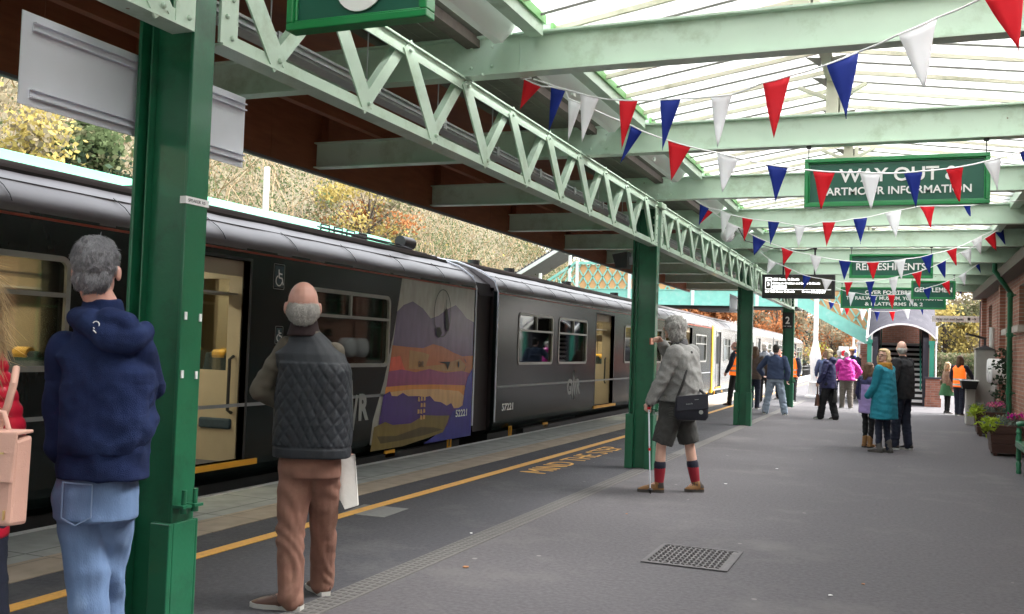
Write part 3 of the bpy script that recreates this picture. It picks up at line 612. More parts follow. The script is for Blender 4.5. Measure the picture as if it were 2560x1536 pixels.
def tx(b, x, z, h, w, al='L'): text(m, b, (x, ry, z), (1, 0, 0), (0, 0, 1), h, ext=.002, width=w, align=al, bold=.02)
tx("Plat", X0+.105, 2.80, .04, .075, 'C'); tx("3", X0+.105, 2.715, .06, .035, 'C')
tx("1052 Exeter St Davids", X0+.18, 2.81, .042, .45); tx("Calling at: Crediton and Exeter St Davids", X0+.18, 2.745, .036, .80)
tx("2nd 1256 Exeter St Davids", X0+.055, 2.60, .036, .50); tx("On time", X0+.68, 2.60, .036, .14); tx("11:00:07", X0+.84, 2.592, .05, .24)
m.frame(lambda u, v, w: (u, ry+w, v), X0+.055, X0+.16, 2.655, 2.862, .006, .002, .008); m.box(X0+.16, X1-.06, ry, ry+.002, 2.65, 2.654)
for i in range(4): m.frame(lambda u, v, w: (u, ry+w, v), X0+.18+i*.06, X0+.238+i*.06, 2.672, 2.72, .015, .002, .01)
obj('display', m, 'screen_white', r)
for x in (-1.95, -1.42): m = MB(); m.bar((x, YD+.08, Z1), (x, YD+.08, 3.39), .03, .03); m.box(x-.03, x+.03, YD+.04, YD+.12, 3.36, 3.387); obj('hanger', m, 'black', r)

# ---------------------------------------------------------------- bunting
M('flag_r', (.80, .02, .04), .7, var=.04); M('flag_b', (.015, .045, .36), .7, var=.04); M('flag_w', (.95, .95, .97), .7, var=.02); M('cord', (.9, .9, .9), .7)
for n_ in ('flag_r', 'flag_b', 'flag_w'):
    t_ = MATS[n_].node_tree; b_ = t_.nodes['Principled BSDF']; tl = t_.nodes.new('ShaderNodeBsdfTranslucent'); mx = t_.nodes.new('ShaderNodeMixShader'); mx.inputs[0].default_value = .45
    c_ = b_.inputs['Base Color'].links[0].from_socket; t_.links.new(c_, tl.inputs[0]); t_.links.new(b_.outputs[0], mx.inputs[1]); t_.links.new(tl.outputs[0], mx.inputs[2]); t_.links.new(mx.outputs[0], t_.nodes['Material Output'].inputs[0])
BUNT = json.loads('''{"A":[[-2.477,6.363,3.421],[0.549,4.793,3.226],[["w",[-2.091,6.269,3.264],[-1.971,6.32,3.237],[-2.075,6.291,2.927]],["r",[-1.784,6.181,3.177],[-1.668,6.229,3.178],[-1.765,6.204,2.847]],["b",[-1.481,6.08,3.132],[-1.355,6.131,3.144],[-1.461,6.103,2.805]],["w",[-1.125,5.944,3.095],[-1.001,5.994,3.114],[-1.082,5.975,2.783]],["r",[-0.79,5.792,3.116],[-0.638,5.852,3.165],[-0.725,5.833,2.791]],["b",[-0.415,5.59,3.137],[-0.247,5.655,3.217],[-0.307,5.647,2.839]],["w",[-0.042,5.342,3.195],[0.146,5.414,3.291],[0.088,5.407,2.921]],["r",[0.337,5.02,3.239],[0.515,5.089,3.321],[0.497,5.096,2.991]]]],"B":[[-2.492,6.357,3.429],[0.978,8.426,3.2],[["r",[-2.538,6.329,3.416],[-2.424,6.378,3.368],[-2.561,6.33,3.2]],["b",[-2.369,6.434,3.375],[-2.272,6.474,3.354],[-2.379,6.444,3.052]],["w",[-2.259,6.504,3.299],[-2.171,6.541,3.265],[-2.256,6.519,2.988]],["b",[-1.855,6.756,3.139],[-1.777,6.789,3.1],[-1.923,6.74,2.86]],["r",[-1.614,6.904,3.05],[-1.457,6.97,3.006],[-1.586,6.928,2.756]],["w",[-1.291,7.1,2.983],[-1.135,7.165,2.946],[-1.248,7.131,2.691]],["b",[-0.954,7.304,2.919],[-0.807,7.365,2.902],[-0.887,7.343,2.644]],["r",[-0.639,7.492,2.896],[-0.483,7.556,2.889],[-0.576,7.53,2.609]],["w",[-0.315,7.683,2.906],[-0.168,7.743,2.902],[-0.23,7.73,2.621]],["b",[-0.005,7.864,2.923],[0.127,7.917,2.94],[0.087,7.913,2.662]],["r",[0.293,8.037,2.973],[0.42,8.087,2.997],[0.394,8.088,2.725]],["w",[0.566,8.193,3.045],[0.691,8.242,3.084],[0.675,8.247,2.821]],["b",[0.829,8.342,3.138],[0.93,8.381,3.185],[0.902,8.38,2.942]]]],"C":[[-2.48,12.195,3.449],[1.425,13.776,3.59],[["b",[-2.418,12.222,3.402],[-2.309,12.269,3.348],[-2.428,12.23,3.12]],["w",[-2.178,12.323,3.327],[-2.047,12.378,3.274],[-2.15,12.348,3.014]],["r",[-1.916,12.433,3.246],[-1.785,12.487,3.226],[-1.888,12.458,2.94]],["b",[-1.61,12.559,3.211],[-1.472,12.615,3.201],[-1.576,12.586,2.901]],["w",[-1.301,12.686,3.171],[-1.16,12.744,3.162],[-1.243,12.722,2.884]],["r",[-0.962,12.822,3.22],[-0.807,12.884,3.228],[-0.91,12.857,2.906]],["b",[-0.597,12.968,3.274],[-0.429,13.035,3.3],[-0.507,13.018,2.954]],["w",[-0.222,13.116,3.362],[-0.024,13.195,3.41],[-0.089,13.184,3.048]],["r",[0.189,13.279,3.464],[0.368,13.351,3.473],[0.325,13.346,3.194]],["b",[0.703,13.487,3.49],[0.795,13.524,3.496],[0.79,13.528,3.355]]]],"D":[[-2.664,13.518,3.594],[1.549,17.383,3.777],[["r",[-2.618,13.566,3.554],[-2.506,13.614,3.493],[-2.682,13.55,3.313]],["w",[-2.35,13.838,3.382],[-2.185,13.908,3.31],[-2.362,13.846,3.085]],["b",[-2.027,14.159,3.226],[-1.843,14.237,3.143],[-2.003,14.182,2.932]],["r",[-1.659,14.519,3.089],[-1.491,14.59,3.029],[-1.624,14.545,2.824]],["w",[-1.288,14.873,3.015],[-1.123,14.941,2.979],[-1.205,14.919,2.731]],["b",[-0.9,15.237,2.964],[-0.721,15.31,2.948],[-0.816,15.284,2.668]],["r",[-0.513,15.593,2.962],[-0.334,15.665,2.974],[-0.417,15.643,2.701]],["w",[-0.135,15.933,3.016],[0.043,16.004,3.053],[-0.014,15.995,2.735]],["b",[0.26,16.284,3.106],[0.433,16.352,3.165],[0.392,16.348,2.854]],["r",[0.632,16.607,3.235],[0.788,16.669,3.294],[0.785,16.68,3.008]],["w",[1.005,16.927,3.421],[1.163,16.987,3.517],[1.16,17.0,3.2]],["b",[1.351,17.219,3.625],[1.494,17.273,3.712],[1.529,17.301,3.403]]]],"E":[[-2.237,16.516,3.234],[1.398,16.898,3.593],[["w",[-2.098,16.54,3.111],[-1.964,16.597,3.04],[-2.12,16.542,2.854]],["r",[-1.841,16.578,2.991],[-1.717,16.63,2.938],[-1.807,16.602,2.755]],["b",[-1.541,16.621,2.852],[-1.413,16.675,2.819],[-1.529,16.637,2.607]],["w",[-1.249,16.659,2.79],[-1.08,16.729,2.768],[-1.181,16.696,2.577]],["r",[-0.891,16.704,2.739],[-0.758,16.757,2.748],[-0.844,16.733,2.508]],["b",[-0.564,16.74,2.753],[-0.422,16.797,2.771],[-0.487,16.782,2.505]],["w",[-0.215,16.776,2.804],[-0.061,16.836,2.846],[-0.125,16.824,2.531]],["r",[0.134,16.809,2.891],[0.289,16.87,2.942],[0.26,16.87,2.666]],["b",[0.502,16.84,3.032],[0.644,16.894,3.119],[0.632,16.902,2.821]],["w",[0.848,16.864,3.233],[1.006,16.925,3.311],[1.019,16.942,3.031]],["r",[1.197,16.886,3.459],[1.354,16.945,3.573],[1.375,16.967,3.259]]]],"G":[[-1.467,24.179,3.157],[1.46,21.68,3.506],[["w",[-1.187,23.994,3.044],[-1.025,24.06,3.031],[-1.132,24.031,2.707]],["b",[-0.699,23.647,2.956],[-0.553,23.706,2.948],[-0.62,23.693,2.619]],["r",[-0.309,23.348,2.949],[-0.15,23.413,2.955],[-0.204,23.405,2.63]],["w",[0.063,23.045,2.952],[0.248,23.118,3.009],[0.218,23.121,2.681]],["b",[0.414,22.736,3.035],[0.592,22.806,3.103],[0.532,22.794,2.818]],["r",[0.773,22.401,3.137],[0.929,22.46,3.215],[0.945,22.481,2.902]],["w",[1.085,22.088,3.271],[1.237,22.145,3.371],[1.22,22.152,3.062]],["b",[1.383,21.766,3.467],[1.453,21.793,3.516],[1.493,21.818,3.302]]]],"H":[[-2.208,30.356,3.232],[1.534,28.621,3.578],[["b",[-2.057,30.303,3.163],[-1.883,30.376,3.118],[-1.99,30.342,2.91]],["w",[-1.742,30.187,3.076],[-1.623,30.237,3.046],[-1.675,30.227,2.791]],["r",[-1.594,30.132,3.008],[-1.438,30.197,2.98],[-1.527,30.172,2.724]],["w",[-1.174,29.967,2.916],[-0.958,30.055,2.914],[-1.077,30.021,2.593]],["b",[-0.749,29.79,2.862],[-0.596,29.852,2.861],[-0.668,29.836,2.562]],["r",[-0.342,29.61,2.854],[-0.183,29.675,2.866],[-0.238,29.665,2.572]],["w",[0.036,29.433,2.901],[0.22,29.505,2.956],[0.166,29.497,2.632]],["b",[0.437,29.233,3.009],[0.56,29.281,3.061],[0.544,29.288,2.753]],["r",[0.76,29.064,3.116],[0.897,29.117,3.168],[0.895,29.127,2.923]],["b",[1.346,28.734,3.445],[1.474,28.782,3.533],[1.506,28.805,3.297]]]]}''')
BL = dict(A="nearest bunting string, sweeping up to the top right corner of the photo", B="bunting string hanging across the long WAY OUT sign", C="bunting string passing just under the WAY OUT sign", D="bunting string across the REFRESHMENTS sign rising to the right wall", E="bunting string passing in front of the departure screen and under REFRESHMENTS", G="bunting string across the OVER FOOTBRIDGE sign", H="farthest and lowest bunting string, in front of the arched stair roof")
for k_, (st, en, fl) in BUNT.items():
    r = thing('bunting', BL[k_], "bunting", st, "strings of red, white and blue triangular flags")
    pts = [V(st)]
    for i, (c, a, b, t) in enumerate(fl):
        a, b, t = V(a), V(b), V(t); pts += [a, b]
        m = MB(); n_ = (b-a).cross(t-a).normalized(); q = []; K = 7
        ph, am = rng.uniform(0, 6), rng.uniform(.004, .018)
        for s_ in range(K+1):
            f_ = s_/K
            for w_ in range(4):
                g_ = w_/3; p = (a*(1-g_)+b*g_)*(1-f_)+t*f_
                q.append(p+n_*am*math.sin(ph+f_*4+g_*2.5)*min(1, f_*3)+V((0, 0, 0)))
        fs = [(s_*4+w_, s_*4+w_+1, (s_+1)*4+w_+1, (s_+1)*4+w_) for s_ in range(K) for w_ in range(3)]
        m.add(q, fs)
        o = obj('flag', m, 'flag_'+c, r, smooth=80); so2 = o.modifiers.new('thick', 'SOLIDIFY'); so2.thickness = .0015
        if c == 'w' and False: pass
    pts.append(V(en)); P2 = [pts[0]]
    for i in range(1, len(pts)):
        a, b = pts[i-1], pts[i]; L_ = (b-a).length
        if L_ > .12: P2.append((a+b)/2-V((0, 0, L_*.012)))
        P2.append(b)
    m = MB(); m.path(P2, .0055 if k_ in 'AB' else .006, 6); obj('cord', m, 'cord', r)

# ================================================================ FOOTBRIDGE
M('turq', (.22, .56, .48), .5, var=.12, scale=4, dirt=(.38, .60, .55), dscale=3); M('peach', (.62, .36, .17), .7, var=.15, scale=3); M('turq_white', (.66, .72, .68), .6)
M('lead', (.055, .053, .065), .85, var=.2, scale=3, dirt=(.09, .09, .10), dscale=4, bump=.2, spec=.15); M('slate', (.11, .115, .125), .6, var=.2, scale=8)
M('stair_white', (.8, .8, .78), .7); M('stair_dark', (.02, .019, .018), .9)
fb = thing('footbridge', "turquoise Victorian iron lattice footbridge with orange diamonds crossing beyond the train", "footbridge", (-8, 38, 0))
def lattice(m, P, x0, x1, zlo, zhi, y, step=.42, w=.05):
    """crossed bars in an XZ band between functions zlo(x), zhi(x)"""
    x = x0-4
    while x < x1+4:
        for s_ in (1, -1):
            a, b = None, None; N_ = 60; prev = None
            for i in range(N_+1):
                xx = x+s_*(-2.2+4.4*i/N_)*.62; zz = -2.2+4.4*i/N_+ (zlo(min(max(x, x0), x1))+zhi(min(max(x, x0), x1)))/2
                ok = x0 <= xx <= x1 and zlo(xx) <= zz <= zhi(xx)
                if ok and a is None: a = (xx, y, zz)
                if ok: b = (xx, y, zz)
            if a and b and (V(a)-V(b)).length > .05: m.bar(a, b, w, .03, (1, 0, 0))
        x += step
for yb, nm in ((38.0, 'near'), (40.2, 'far')):
    m = MB(); lattice(m, None, -12.5, -3.75, lambda x: 3.97, lambda x: 5.0, yb); obj('lattice_parapet', m, 'turq', fb)
    m = MB(); m.box(-12.7, -3.7, yb-.03, yb+.03, 3.42, 3.96); obj('girder_plate', m, 'turq', fb)
    m = MB(); m.box(-12.7, -3.7, yb-.07, yb+.07, 3.36, 3.42); m.box(-12.7, -3.7, yb-.06, yb+.06, 3.955, 3.985); m.box(-12.7, -3.7, yb-.08, yb+.08, 5.0, 5.1); obj('handrail', m, 'turq', fb)
    for x in (-12.55, -10.3, -7.7, -5.2, -3.75): m = MB(); m.box(x-.06, x+.06, yb-.09, yb+.09, 3.36, 5.12); obj('stanchion', m, 'turq_white', fb)
m = MB(); m.box(-12.6, -3.75, 38.05, 38.07, 4.0, 4.98); obj('backing_panel', m, 'peach', fb)
# white diamonds? the gaps read light: pale studs between the bars
m = MB(); m.box(-12.7, -3.7, 38.1, 40.1, 3.30, 3.36); obj('deck', m, 'stair_dark', fb)
m = MB(); m.box(-7.5, -5.6, 38.2, 39.6, 3.16, 3.30); obj('pipe_tray', m, 'dark_grey', fb)
# left stairs with arched lattice and slated roof
sl_l = lambda x: 4.0+(x+12.6)*.62
m = MB(); lattice(m, None, -15.5, -12.62, lambda x: sl_l(x)-.1, lambda x: sl_l(x)+1.0, 38.0); obj('stair_lattice', m, 'turq', fb)
m = MB(); m.bar((-16, 38, 1.7), (-12.6, 38, 3.75), .06, .5, (0, 1, 0)); m.bar((-16, 38, 2.95), (-12.6, 38, 5.08), .1, .1, (0, 1, 0)); obj('stringer', m, 'turq', fb)
m = MB(); m.bar((-16.5, 39, 3.85), (-12.9, 39, 5.95), .06, 2.6, (1, 0, .58))
m2 = MB()
for i in range(26):
    t = i/25; p = V((-16.5, 37.66, 3.88)).lerp(V((-12.9, 37.66, 5.98)), t); m2.bar(p, p+V((0, 2.7, 0)), .05, .06, (1, 0, 0))
o1 = MB(); o1.hexa([(-16.5, 37.7, 3.80), (-12.9, 37.7, 5.90), (-12.9, 40.4, 5.90), (-16.5, 40.4, 3.80), (-16.5, 37.7, 3.88), (-12.9, 37.7, 5.98), (-12.9, 40.4, 5.98), (-16.5, 40.4, 3.88)])
obj('stair_roof', o1, 'slate', fb); obj('roof_rolls', m2, 'lead', fb)
m = MB(); m.bar((-16.5, 37.66, 3.72), (-12.9, 37.66, 5.82), .05, .14, (0, 1, 0)); 
for x in (-15.6, -14.2, -12.9): m.box(x-.05, x+.05, 37.95, 38.05, sl_l(x)-.2, 4.0+(x+12.6)*.58+1.55)
m.box(-13.1, -3.7, 37.9, 38.0, 5.42, 5.55); obj('white_frame', m, 'turq_white', fb)
# right stair flight descending to the landing
zl = lambda x: 3.42+(x+3.71)*(-.555)
m = MB(); m.hexa([(-3.75, 37.97, zl(-3.75)-.02), (-1.05, 37.97, zl(-1.05)), (-1.05, 38.03, zl(-1.05)), (-3.75, 38.03, zl(-3.75)-.02), (-3.75, 37.97, zl(-3.75)+.5), (-1.05, 37.97, zl(-1.05)+.5), (-1.05, 38.03, zl(-1.05)+.5), (-3.75, 38.03, zl(-3.75)+.5)])
m.bar((-3.75, 38, zl(-3.75)), (-1.05, 38, zl(-1.05)), .1, .05, (0, 1, 0)); m.bar((-3.75, 38, zl(-3.75)+1.6), (-1.05, 38, zl(-1.05)+1.6), .1, .07, (0, 1, 0)); obj('stringer', m, 'turq', fb)
m = MB(); lattice(m, None, -3.75, -1.05, lambda x: zl(x)+.5, lambda x: zl(x)+1.6, 37.98); obj('stair_lattice', m, 'turq', fb)
m = MB(); m.hexa([(-3.75, 38.04, zl(-3.75)+.5), (-1.05, 38.04, zl(-1.05)+.5), (-1.05, 38.06, zl(-1.05)+.5), (-3.75, 38.06, zl(-3.75)+.5), (-3.75, 38.04, zl(-3.75)+1.6), (-1.05, 38.04, zl(-1.05)+1.6), (-1.05, 38.06, zl(-1.05)+1.6), (-3.75, 38.06, zl(-3.75)+1.6)]); obj('backing_panel', m, 'peach', fb)
# arched entrance and flight
for i in range(12):
    z = .02+i*.172; y = 34.35+i*.27; m = MB(); m.box(-.72, .66, y-.015, y+.30, z+.075, z+.155, 0); m.box(-.72, .66, y, y+.28, z-.02, z+.075, 1); obj('step', m, ['stair_white', 'stair_dark'], fb)
m = MB(); m.box(-1.0, 1.0, 38.6, 38.75, 0, 5); obj('back_wall', m, 'brick_x', fb)
m = MB(); m.box(-1.0, 1.0, 37.5, 38.6, 1.95, 2.07); obj('landing', m, 'stair_dark', fb)
def arch(y, zb, n=14, t=0): return [V((-1.07+2.13*i/n, y, zb+.50*math.sin(math.pi*(.5-abs(i/n-.5))) ** 1.0 + t)) for i in range(n+1)]
def archp(y, zb, t): 
    o = []
    for i in range(17):
        a = math.pi*(.16+.68*i/16); o.append(V((-1.40*math.cos(a)*.87, y, zb+(math.sin(a)-math.sin(math.pi*.16))*1.0+t)))
    return o
rings = []
for y, zb in ((33.95, 2.10), (36, 2.85), (38.9, 4.1)):
    A = archp(y, zb, .04); B = archp(y, zb, 0); rings.append(A+B[::-1])
m = MB(); m.loft(rings); obj('arched_roof', m, 'lead', fb, smooth=40)
A = archp(33.93, 2.10, .06); B = archp(33.93, 2.10, -.0); m = MB()
for i in range(16): m.hexa([B[i], B[i+1], B[i+1]+V((0, .05, 0)), B[i]+V((0, .05, 0)), A[i], A[i+1], A[i+1]+V((0, .05, 0)), A[i]+V((0, .05, 0))])
m.hexa([(-1.09, 33.93, 2.06), (-1.03, 33.93, 2.06), (-1.03, 38.9, 4.06), (-1.09, 38.9, 4.06), (-1.09, 33.93, 2.18), (-1.03, 33.93, 2.18), (-1.03, 38.9, 4.2), (-1.09, 38.9, 4.2)]); m.box(1.03, 1.09, 33.93, 34.0, 2.05, 2.6)
obj('roof_edging', m, 'white', fb)
for x, s_ in ((-.98, 1), (.92, -1)):
    m = MB(); m.box(x-.07, x+.07, 34.0, 34.14, 0, 2.12); m.box(x-.09, x+.09, 33.98, 34.16, 0, .25); m.box(x-.09, x+.09, 33.98, 34.16, 2.0, 2.12); obj('entrance_post', m, 'turq_dk' if 'turq_dk' in MATS else M('turq_dk', (.03, .27, .19), .45), fb)
    m = MB(); m.hexa([(x+s_*.09, 34.1, 0), (x+s_*.26, 34.1, 0), (x+s_*.26, 38, 0), (x+s_*.09, 38, 0), (x+s_*.09, 34.1, 2.2), (x+s_*.26, 34.1, 2.2), (x+s_*.26, 38, 3.8), (x+s_*.09, 38, 3.8)]); obj('side_wall', m, 'lead', fb)
m = MB(); m.tube((1.04, 34.0, .5), (1.04, 34.0, 2.1), .025); obj('downpipe', m, 'white', fb)
m = MB(); m.box(.74, 1.17, 33.7, 34.0, 0, .9); m.box(.72, 1.20, 33.68, 34.0, 0, .28); obj('brick_pier', m, 'brick_x', fb); m = MB(); m.box(.71, 1.20, 33.66, 34.0, .9, .95); obj('pier_cap', m, 'lead', fb)
m = MB(); m.box(-1.3, -1.08, 36, 36.3, 0, 1.6); m.box(-1.34, -1.04, 35.95, 36.35, 1.6, 2.0); obj('brick_pier', m, 'brick_x', fb)
m = MB()
for s_ in (-.66, .6): m.path([(s_, 34.2, .5), (s_, 34.2, .95), (s_, 37.6, 3.0)], .025, 8)
obj('handrail', m, 'turq_dk', fb)
# far clutter: lamp posts, signs, fence, hut
def lamp_post(x, y, h, lab, r_=.06):
    r = thing('lamp_post', lab, "lamp post", (x, y, 0)); m = MB(); k = r_/.06
    m.lathe((x, y, 0), [(.24*k, 0), (.24*k, .06), (.17*k, .1), (.14*k, .5), (.16*k, .55), (.11*k, .6), (.12*k, 1.1), (.15*k, 1.5), (.13*k, 1.6), (.08*k, 1.9), (.06*k, 2.1), (.05*k, h)], 16); obj('post', m, 'white', r, smooth=50)
    m = MB(); m.path([(x, y, h), (x, y, h+.3), (x+.3, y, h+.5), (x+.5, y, h+.45)], .03, 8); m.lathe((x+.5, y, h+.2), [(.15, 0), (.14, .1), (.05, .25)], 14); obj('lantern', m, 'white', r); return r
lamp_post(-2.89, 36.5, 4.6, "nearer and thickest white cast-iron lamp post with a flared base, past the canopy", .085)
lamp_post(-2.7, 62, 4.6, "thin white lamp post far down the platform under the bridge stairs")
lamp_post(-1.75, 52, 4.8, "white lamp post just left of the stair entrance")
r = thing('round_sign', "distant white square sign with a red disc", "sign", (-2.55, 48, 1.5)); m = MB(); m.box(-2.75, -2.3, 48, 48.05, 1.35, 2.0); m.tube((-2.5, 48.03, 0), (-2.5, 48.03, 1.35), .04); obj('panel', m, 'white', r); m = MB(); m.tube((-2.5, 47.97, 1.68), (-2.5, 48.0, 1.68), .14, n=20); obj('disc', m, 'flag_r', r)
r = thing('notice_board', "distant blue and white notice on a post", "sign", (-2.1, 48, 1.5)); m = MB(); m.box(-2.25, -1.95, 48, 48.05, 1.4, 2.0); m.tube((-2.1, 48.03, 0), (-2.1, 48.03, 1.4), .04); obj('panel', m, 'white', r); M('blue', (.02, .06, .35), .5); m = MB(); m.box(-2.23, -1.97, 47.985, 47.999, 1.45, 1.6); m.box(-2.23, -1.97, 47.985, 47.999, 1.72, 1.9); obj('print', m, 'blue', r)
m = MB()
for k in range(30): m.box(-9.6+.02*k, -9.45+.02*k, 76+k*1.2, 76.1+k*1.2, -1, .55); 
m.box(-9.55, -9.0, 76, 112, .05, .15); m.box(-9.55, -9.0, 76, 112, .4, .5); tag(obj('post_fence', m, 'dark_grey'), "low dark wooden fence beside the track beyond the train", "fence")
m = MB(); m.box(-2.3, -.9, 58, 60, 0, 2.3); m.prism([(-2.4, 57.9, 2.3), (-.8, 57.9, 2.3), (-1.6, 57.9, 2.9)], (0, 2.2, 0)); tag(obj('platform_hut', m, 'render'), "small distant platform hut left of the stair entrance", "hut")

# ================================================================ TRAIN
TX = -6.15
def carriage(y0, y1, lab, doors, windows, dark=True, near_end=False, far_end=False, interior=True, x0=TX, ang=0, livery=None, name='train_carriage'):
    r = thing(name, lab, "train carriage", (x0, y0, 0)); ca, sa = math.cos(ang), math.sin(ang)
    def T(mb):      # swing the mesh about the carriage's near corner
        if ang: mb.v = [(x0+(p[0]-x0)*ca-(p[1]-y0)*sa, y0+(p[0]-x0)*sa+(p[1]-y0)*ca, p[2]) for p in mb.v]
        return mb
    body = 'train_dark' if dark else 'train_glare'
    X = x0; XF = X-2.8
    for Xs, sgn in ((X, -1), (XF, 1)):
        holes = [(a, b, 1.2, 2.07) for a, b in windows]+([(a, b, .27, 2.27) for a, b in doors])
        m = MB(); m.wall(lambda u, v, w: (Xs+sgn*w, u, v), y0, y1, .27, 2.40, holes, .07)
        prof = [(0, .27), (-.015, .2), (-.05, .12), (-.12, .05)]
        yy = [y0, y1]
        m.loft([[V((Xs+sgn*-a, y, z)) for a, z in prof]+[V((Xs+sgn*(-a+.1), y, z)) for a, z in reversed(prof)] for y in yy]) if False else m.loft([[V((Xs-sgn*a if False else Xs+sgn*abs(a), y, z)) for a, z in prof]+[V((Xs+sgn*(abs(a)+.06), y, z)) for a, z in reversed(prof)] for y in yy])
        obj('body_side', T(m), body, r)
    for ye in (y0, y1-.05): m = MB(); m.box(XF+.07, X-.07, ye, ye+.05, .1, 2.45); obj('end_wall', T(m), 'train_end', r)
    # roof
    pr = [(0, 2.385), (-.0, 2.44), (.03, 2.50), (.10, 2.57), (.24, 2.66), (.45, 2.76), (.75, 2.86), (1.1, 2.93), (1.4, 2.955)]
    pr = [(-a, z) for a, z in pr]+[(-2.8+a, z) for a, z in reversed(pr[:-1])]
    m = MB(); K = int((y1-y0)/.22); rg = []
    for k in range(K+1):
        y = y0+(y1-y0)*k/K; rg.append([V((X+a+.006*noise.noise(V((y*1.7, a*6, y0))), y, z+(.010*noise.noise(V((y*1.9, a*4, 3+y0))) if abs(a) > .02 else 0))) for a, z in pr])
    m.loft(rg, cap=True, closed=False)
    for a, z in ((.50, 2.785), (.66, 2.84), (.84, 2.89), (1.02, 2.925), (1.22, 2.95)):
        m.box(X-a-.022, X-a+.016, y0+.1, y1-.1, z-.01, z+.03); m.box(X-a+.016, X-a+.036, y0+.1, y1-.1, z-.025, z+.004, 1)
    m.box(X-.222, X-.216, y0+.05, y1-.05, 2.64, 2.655)
    y = y0+.4
    while y < y1-.3:
        pts = [(X-a*1.0+.004, y, z+.006) for a, z in ((.0, 2.45), (.03, 2.505), (.10, 2.575), (.24, 2.665))]; m.path(pts, .004, 4, 1); y += 1.22
    obj('roof', T(m), ['train_roof', 'black'], r, smooth=50)
    m = MB(); m.box(X-.001, X+.012, y0, y1, 2.352, 2.372); obj('orange_stripe', T(m), 'orange_line' if dark else 'train_trim', r)
    if dark:
        m = MB(); m.box(X+.0006, X+.002, y0+.1, y1-.2, .80, .835)
        obj('grey_stripe', T(m), 'stripe_grey', r)
    for a, b in windows:
        for Xs, sg in ((X, 1), (XF, -1)):
            m = MB(); fn = lambda u, v, w: (Xs+sg*(.012-w), u, v)
            m.frame(fn, a-.02, b+.02, 1.18, 2.09, .045, .03, .10); m.box(min(Xs+sg*.01, Xs-sg*.02), max(Xs+sg*.01, Xs-sg*.02), a+.02, b-.02, 1.765, 1.80); mid = (a+b)/2 + .02
            m.box(min(Xs+sg*.01, Xs-sg*.02), max(Xs+sg*.01, Xs-sg*.02), mid-.018, mid+.018, 1.80, 2.05); w_ = obj('window', T(m), 'train_trim', r, smooth=40)
            m = MB(); m.box(Xs-sg*.03-.002, Xs-sg*.03+.002, a+.01, b-.01, 1.2, 2.07); obj('pane', T(m), 'train_glass' if interior else 'glass_dark', w_)
    m = MB(); m.box(XF+.08, X-.08, y0+.06, y1-.06, .17, .22); obj('floor', T(m), 'train_floor', r)
    m = MB(); m.box(XF+.2, X-.15, y0+.1, y1-.1, -.55, .12)
    for yb in (y0+3, y1-3): m.box(XF+.3, X-.02, yb-1.6, yb+1.6, -.5, .05)
    obj('underframe', T(m), 'black', r)
    for yb in (y0+2.2, y0+4.4, y1-4.4, y1-2.2):
        m = MB(); m.tube((X-.55, yb, -.45), (X-.42, yb, -.45), .42, n=24); m.tube((X-2.35, yb, -.45), (X-2.22, yb, -.45), .42, n=24); obj('wheel', T(m), 'dark_grey', r)
    if interior:
        m = MB(); m.box(XF+.1, X-.1, y0+.1, y1-.1, 2.36, 2.38); m.box(X-.16, X-.085, y0+.1, y1-.1, 2.12, 2.36); obj('inner_ceiling', T(m), 'beige', r)
        hl = [(a, b, 1.2, 2.07) for a, b in windows]
        for Xs, sg in ((XF+.07, 1), (X-.071, -1)):
            m = MB(); m.wall(lambda u, v, w: (Xs+sg*w, u, v), y0+.1, y1-.1, .22, 2.36, hl+([(a-.0, b+.0, .23, 2.27) for a, b in doors]), .015); obj('inner_wall', T(m), 'beige', r)
        m = MB(); m.box(X-1.5, X-1.35, y0+.6, y1-.6, 2.345, 2.36); obj('strip_light', T(m), 'lamp_glow', r)
        m = MB(); ms = MB()
        for sx in (X-.62, X-2.2):
            y = y0+1.0
            while y < y1-1:
                if not any(a-.35 < y < b+.35 for a, b in doors):
                    for q in (-.22, .22):
                        m.hexa([(sx+q-.2, y-.05, .62), (sx+q+.2, y-.05, .62), (sx+q+.2, y+.06, .62), (sx+q-.2, y+.06, .62), (sx+q-.19, y+.08, 1.32), (sx+q+.19, y+.08, 1.32), (sx+q+.19, y+.15, 1.32), (sx+q-.19, y+.15, 1.32)])
                        m.box(sx+q-.2, sx+q+.2, y-.5, y-.03, .55, .66); ms.tube((sx+q-.08, y+.11, 1.3), (sx+q+.08, y+.11, 1.3), .055, n=10)
                y += .86
        obj('seats', T(m), 'seat_blue', r, bevel=.02); obj('seat_grips', T(ms), 'seat_yellow', r)
        m = MB()
        for xx in (X-.35, X-2.45): m.box(xx-.16, xx+.16, y0+.8, y1-.8, 1.93, 1.95)
        obj('luggage_rack', T(m), 'steel', r)
        for a, b in doors:
            for yy in (a-.12, b+.06):
                m = MB(); m.wall(lambda u, v, w: (u, yy+w, v), X-1.15, X-.10, .22, 2.36, [(X-.95, X-.30, 1.15, 2.1)], .04); o_ = obj('vestibule_screen', T(m), 'beige', r)
                m = MB(); m.box(X-.95, X-.30, yy+.015, yy+.022, 1.15, 2.1); obj('pane', T(m), 'train_glass', o_)
                if yy > a: m = MB(); m.path([(X-.2, yy-.01, 1.30), (X-.2, yy-.07, 1.27), (X-.2, yy-.07, .75), (X-.2, yy-.01, .72)], .018, 8); obj('grab_rail', T(m), 'black', r)
            m = MB(); m.box(XF+.09, XF+.12, a, b, .2, 2.3); obj('far_door', T(m), 'beige', r)
            m = MB(); m.box(X-.09, X+.004, a-.035, a, .27, 2.3); m.box(X-.09, X+.004, b, b+.035, .27, 2.3); m.box(X-.09, X+.004, a, b, 2.27, 2.30); obj('door_seal', T(m), 'black', r)
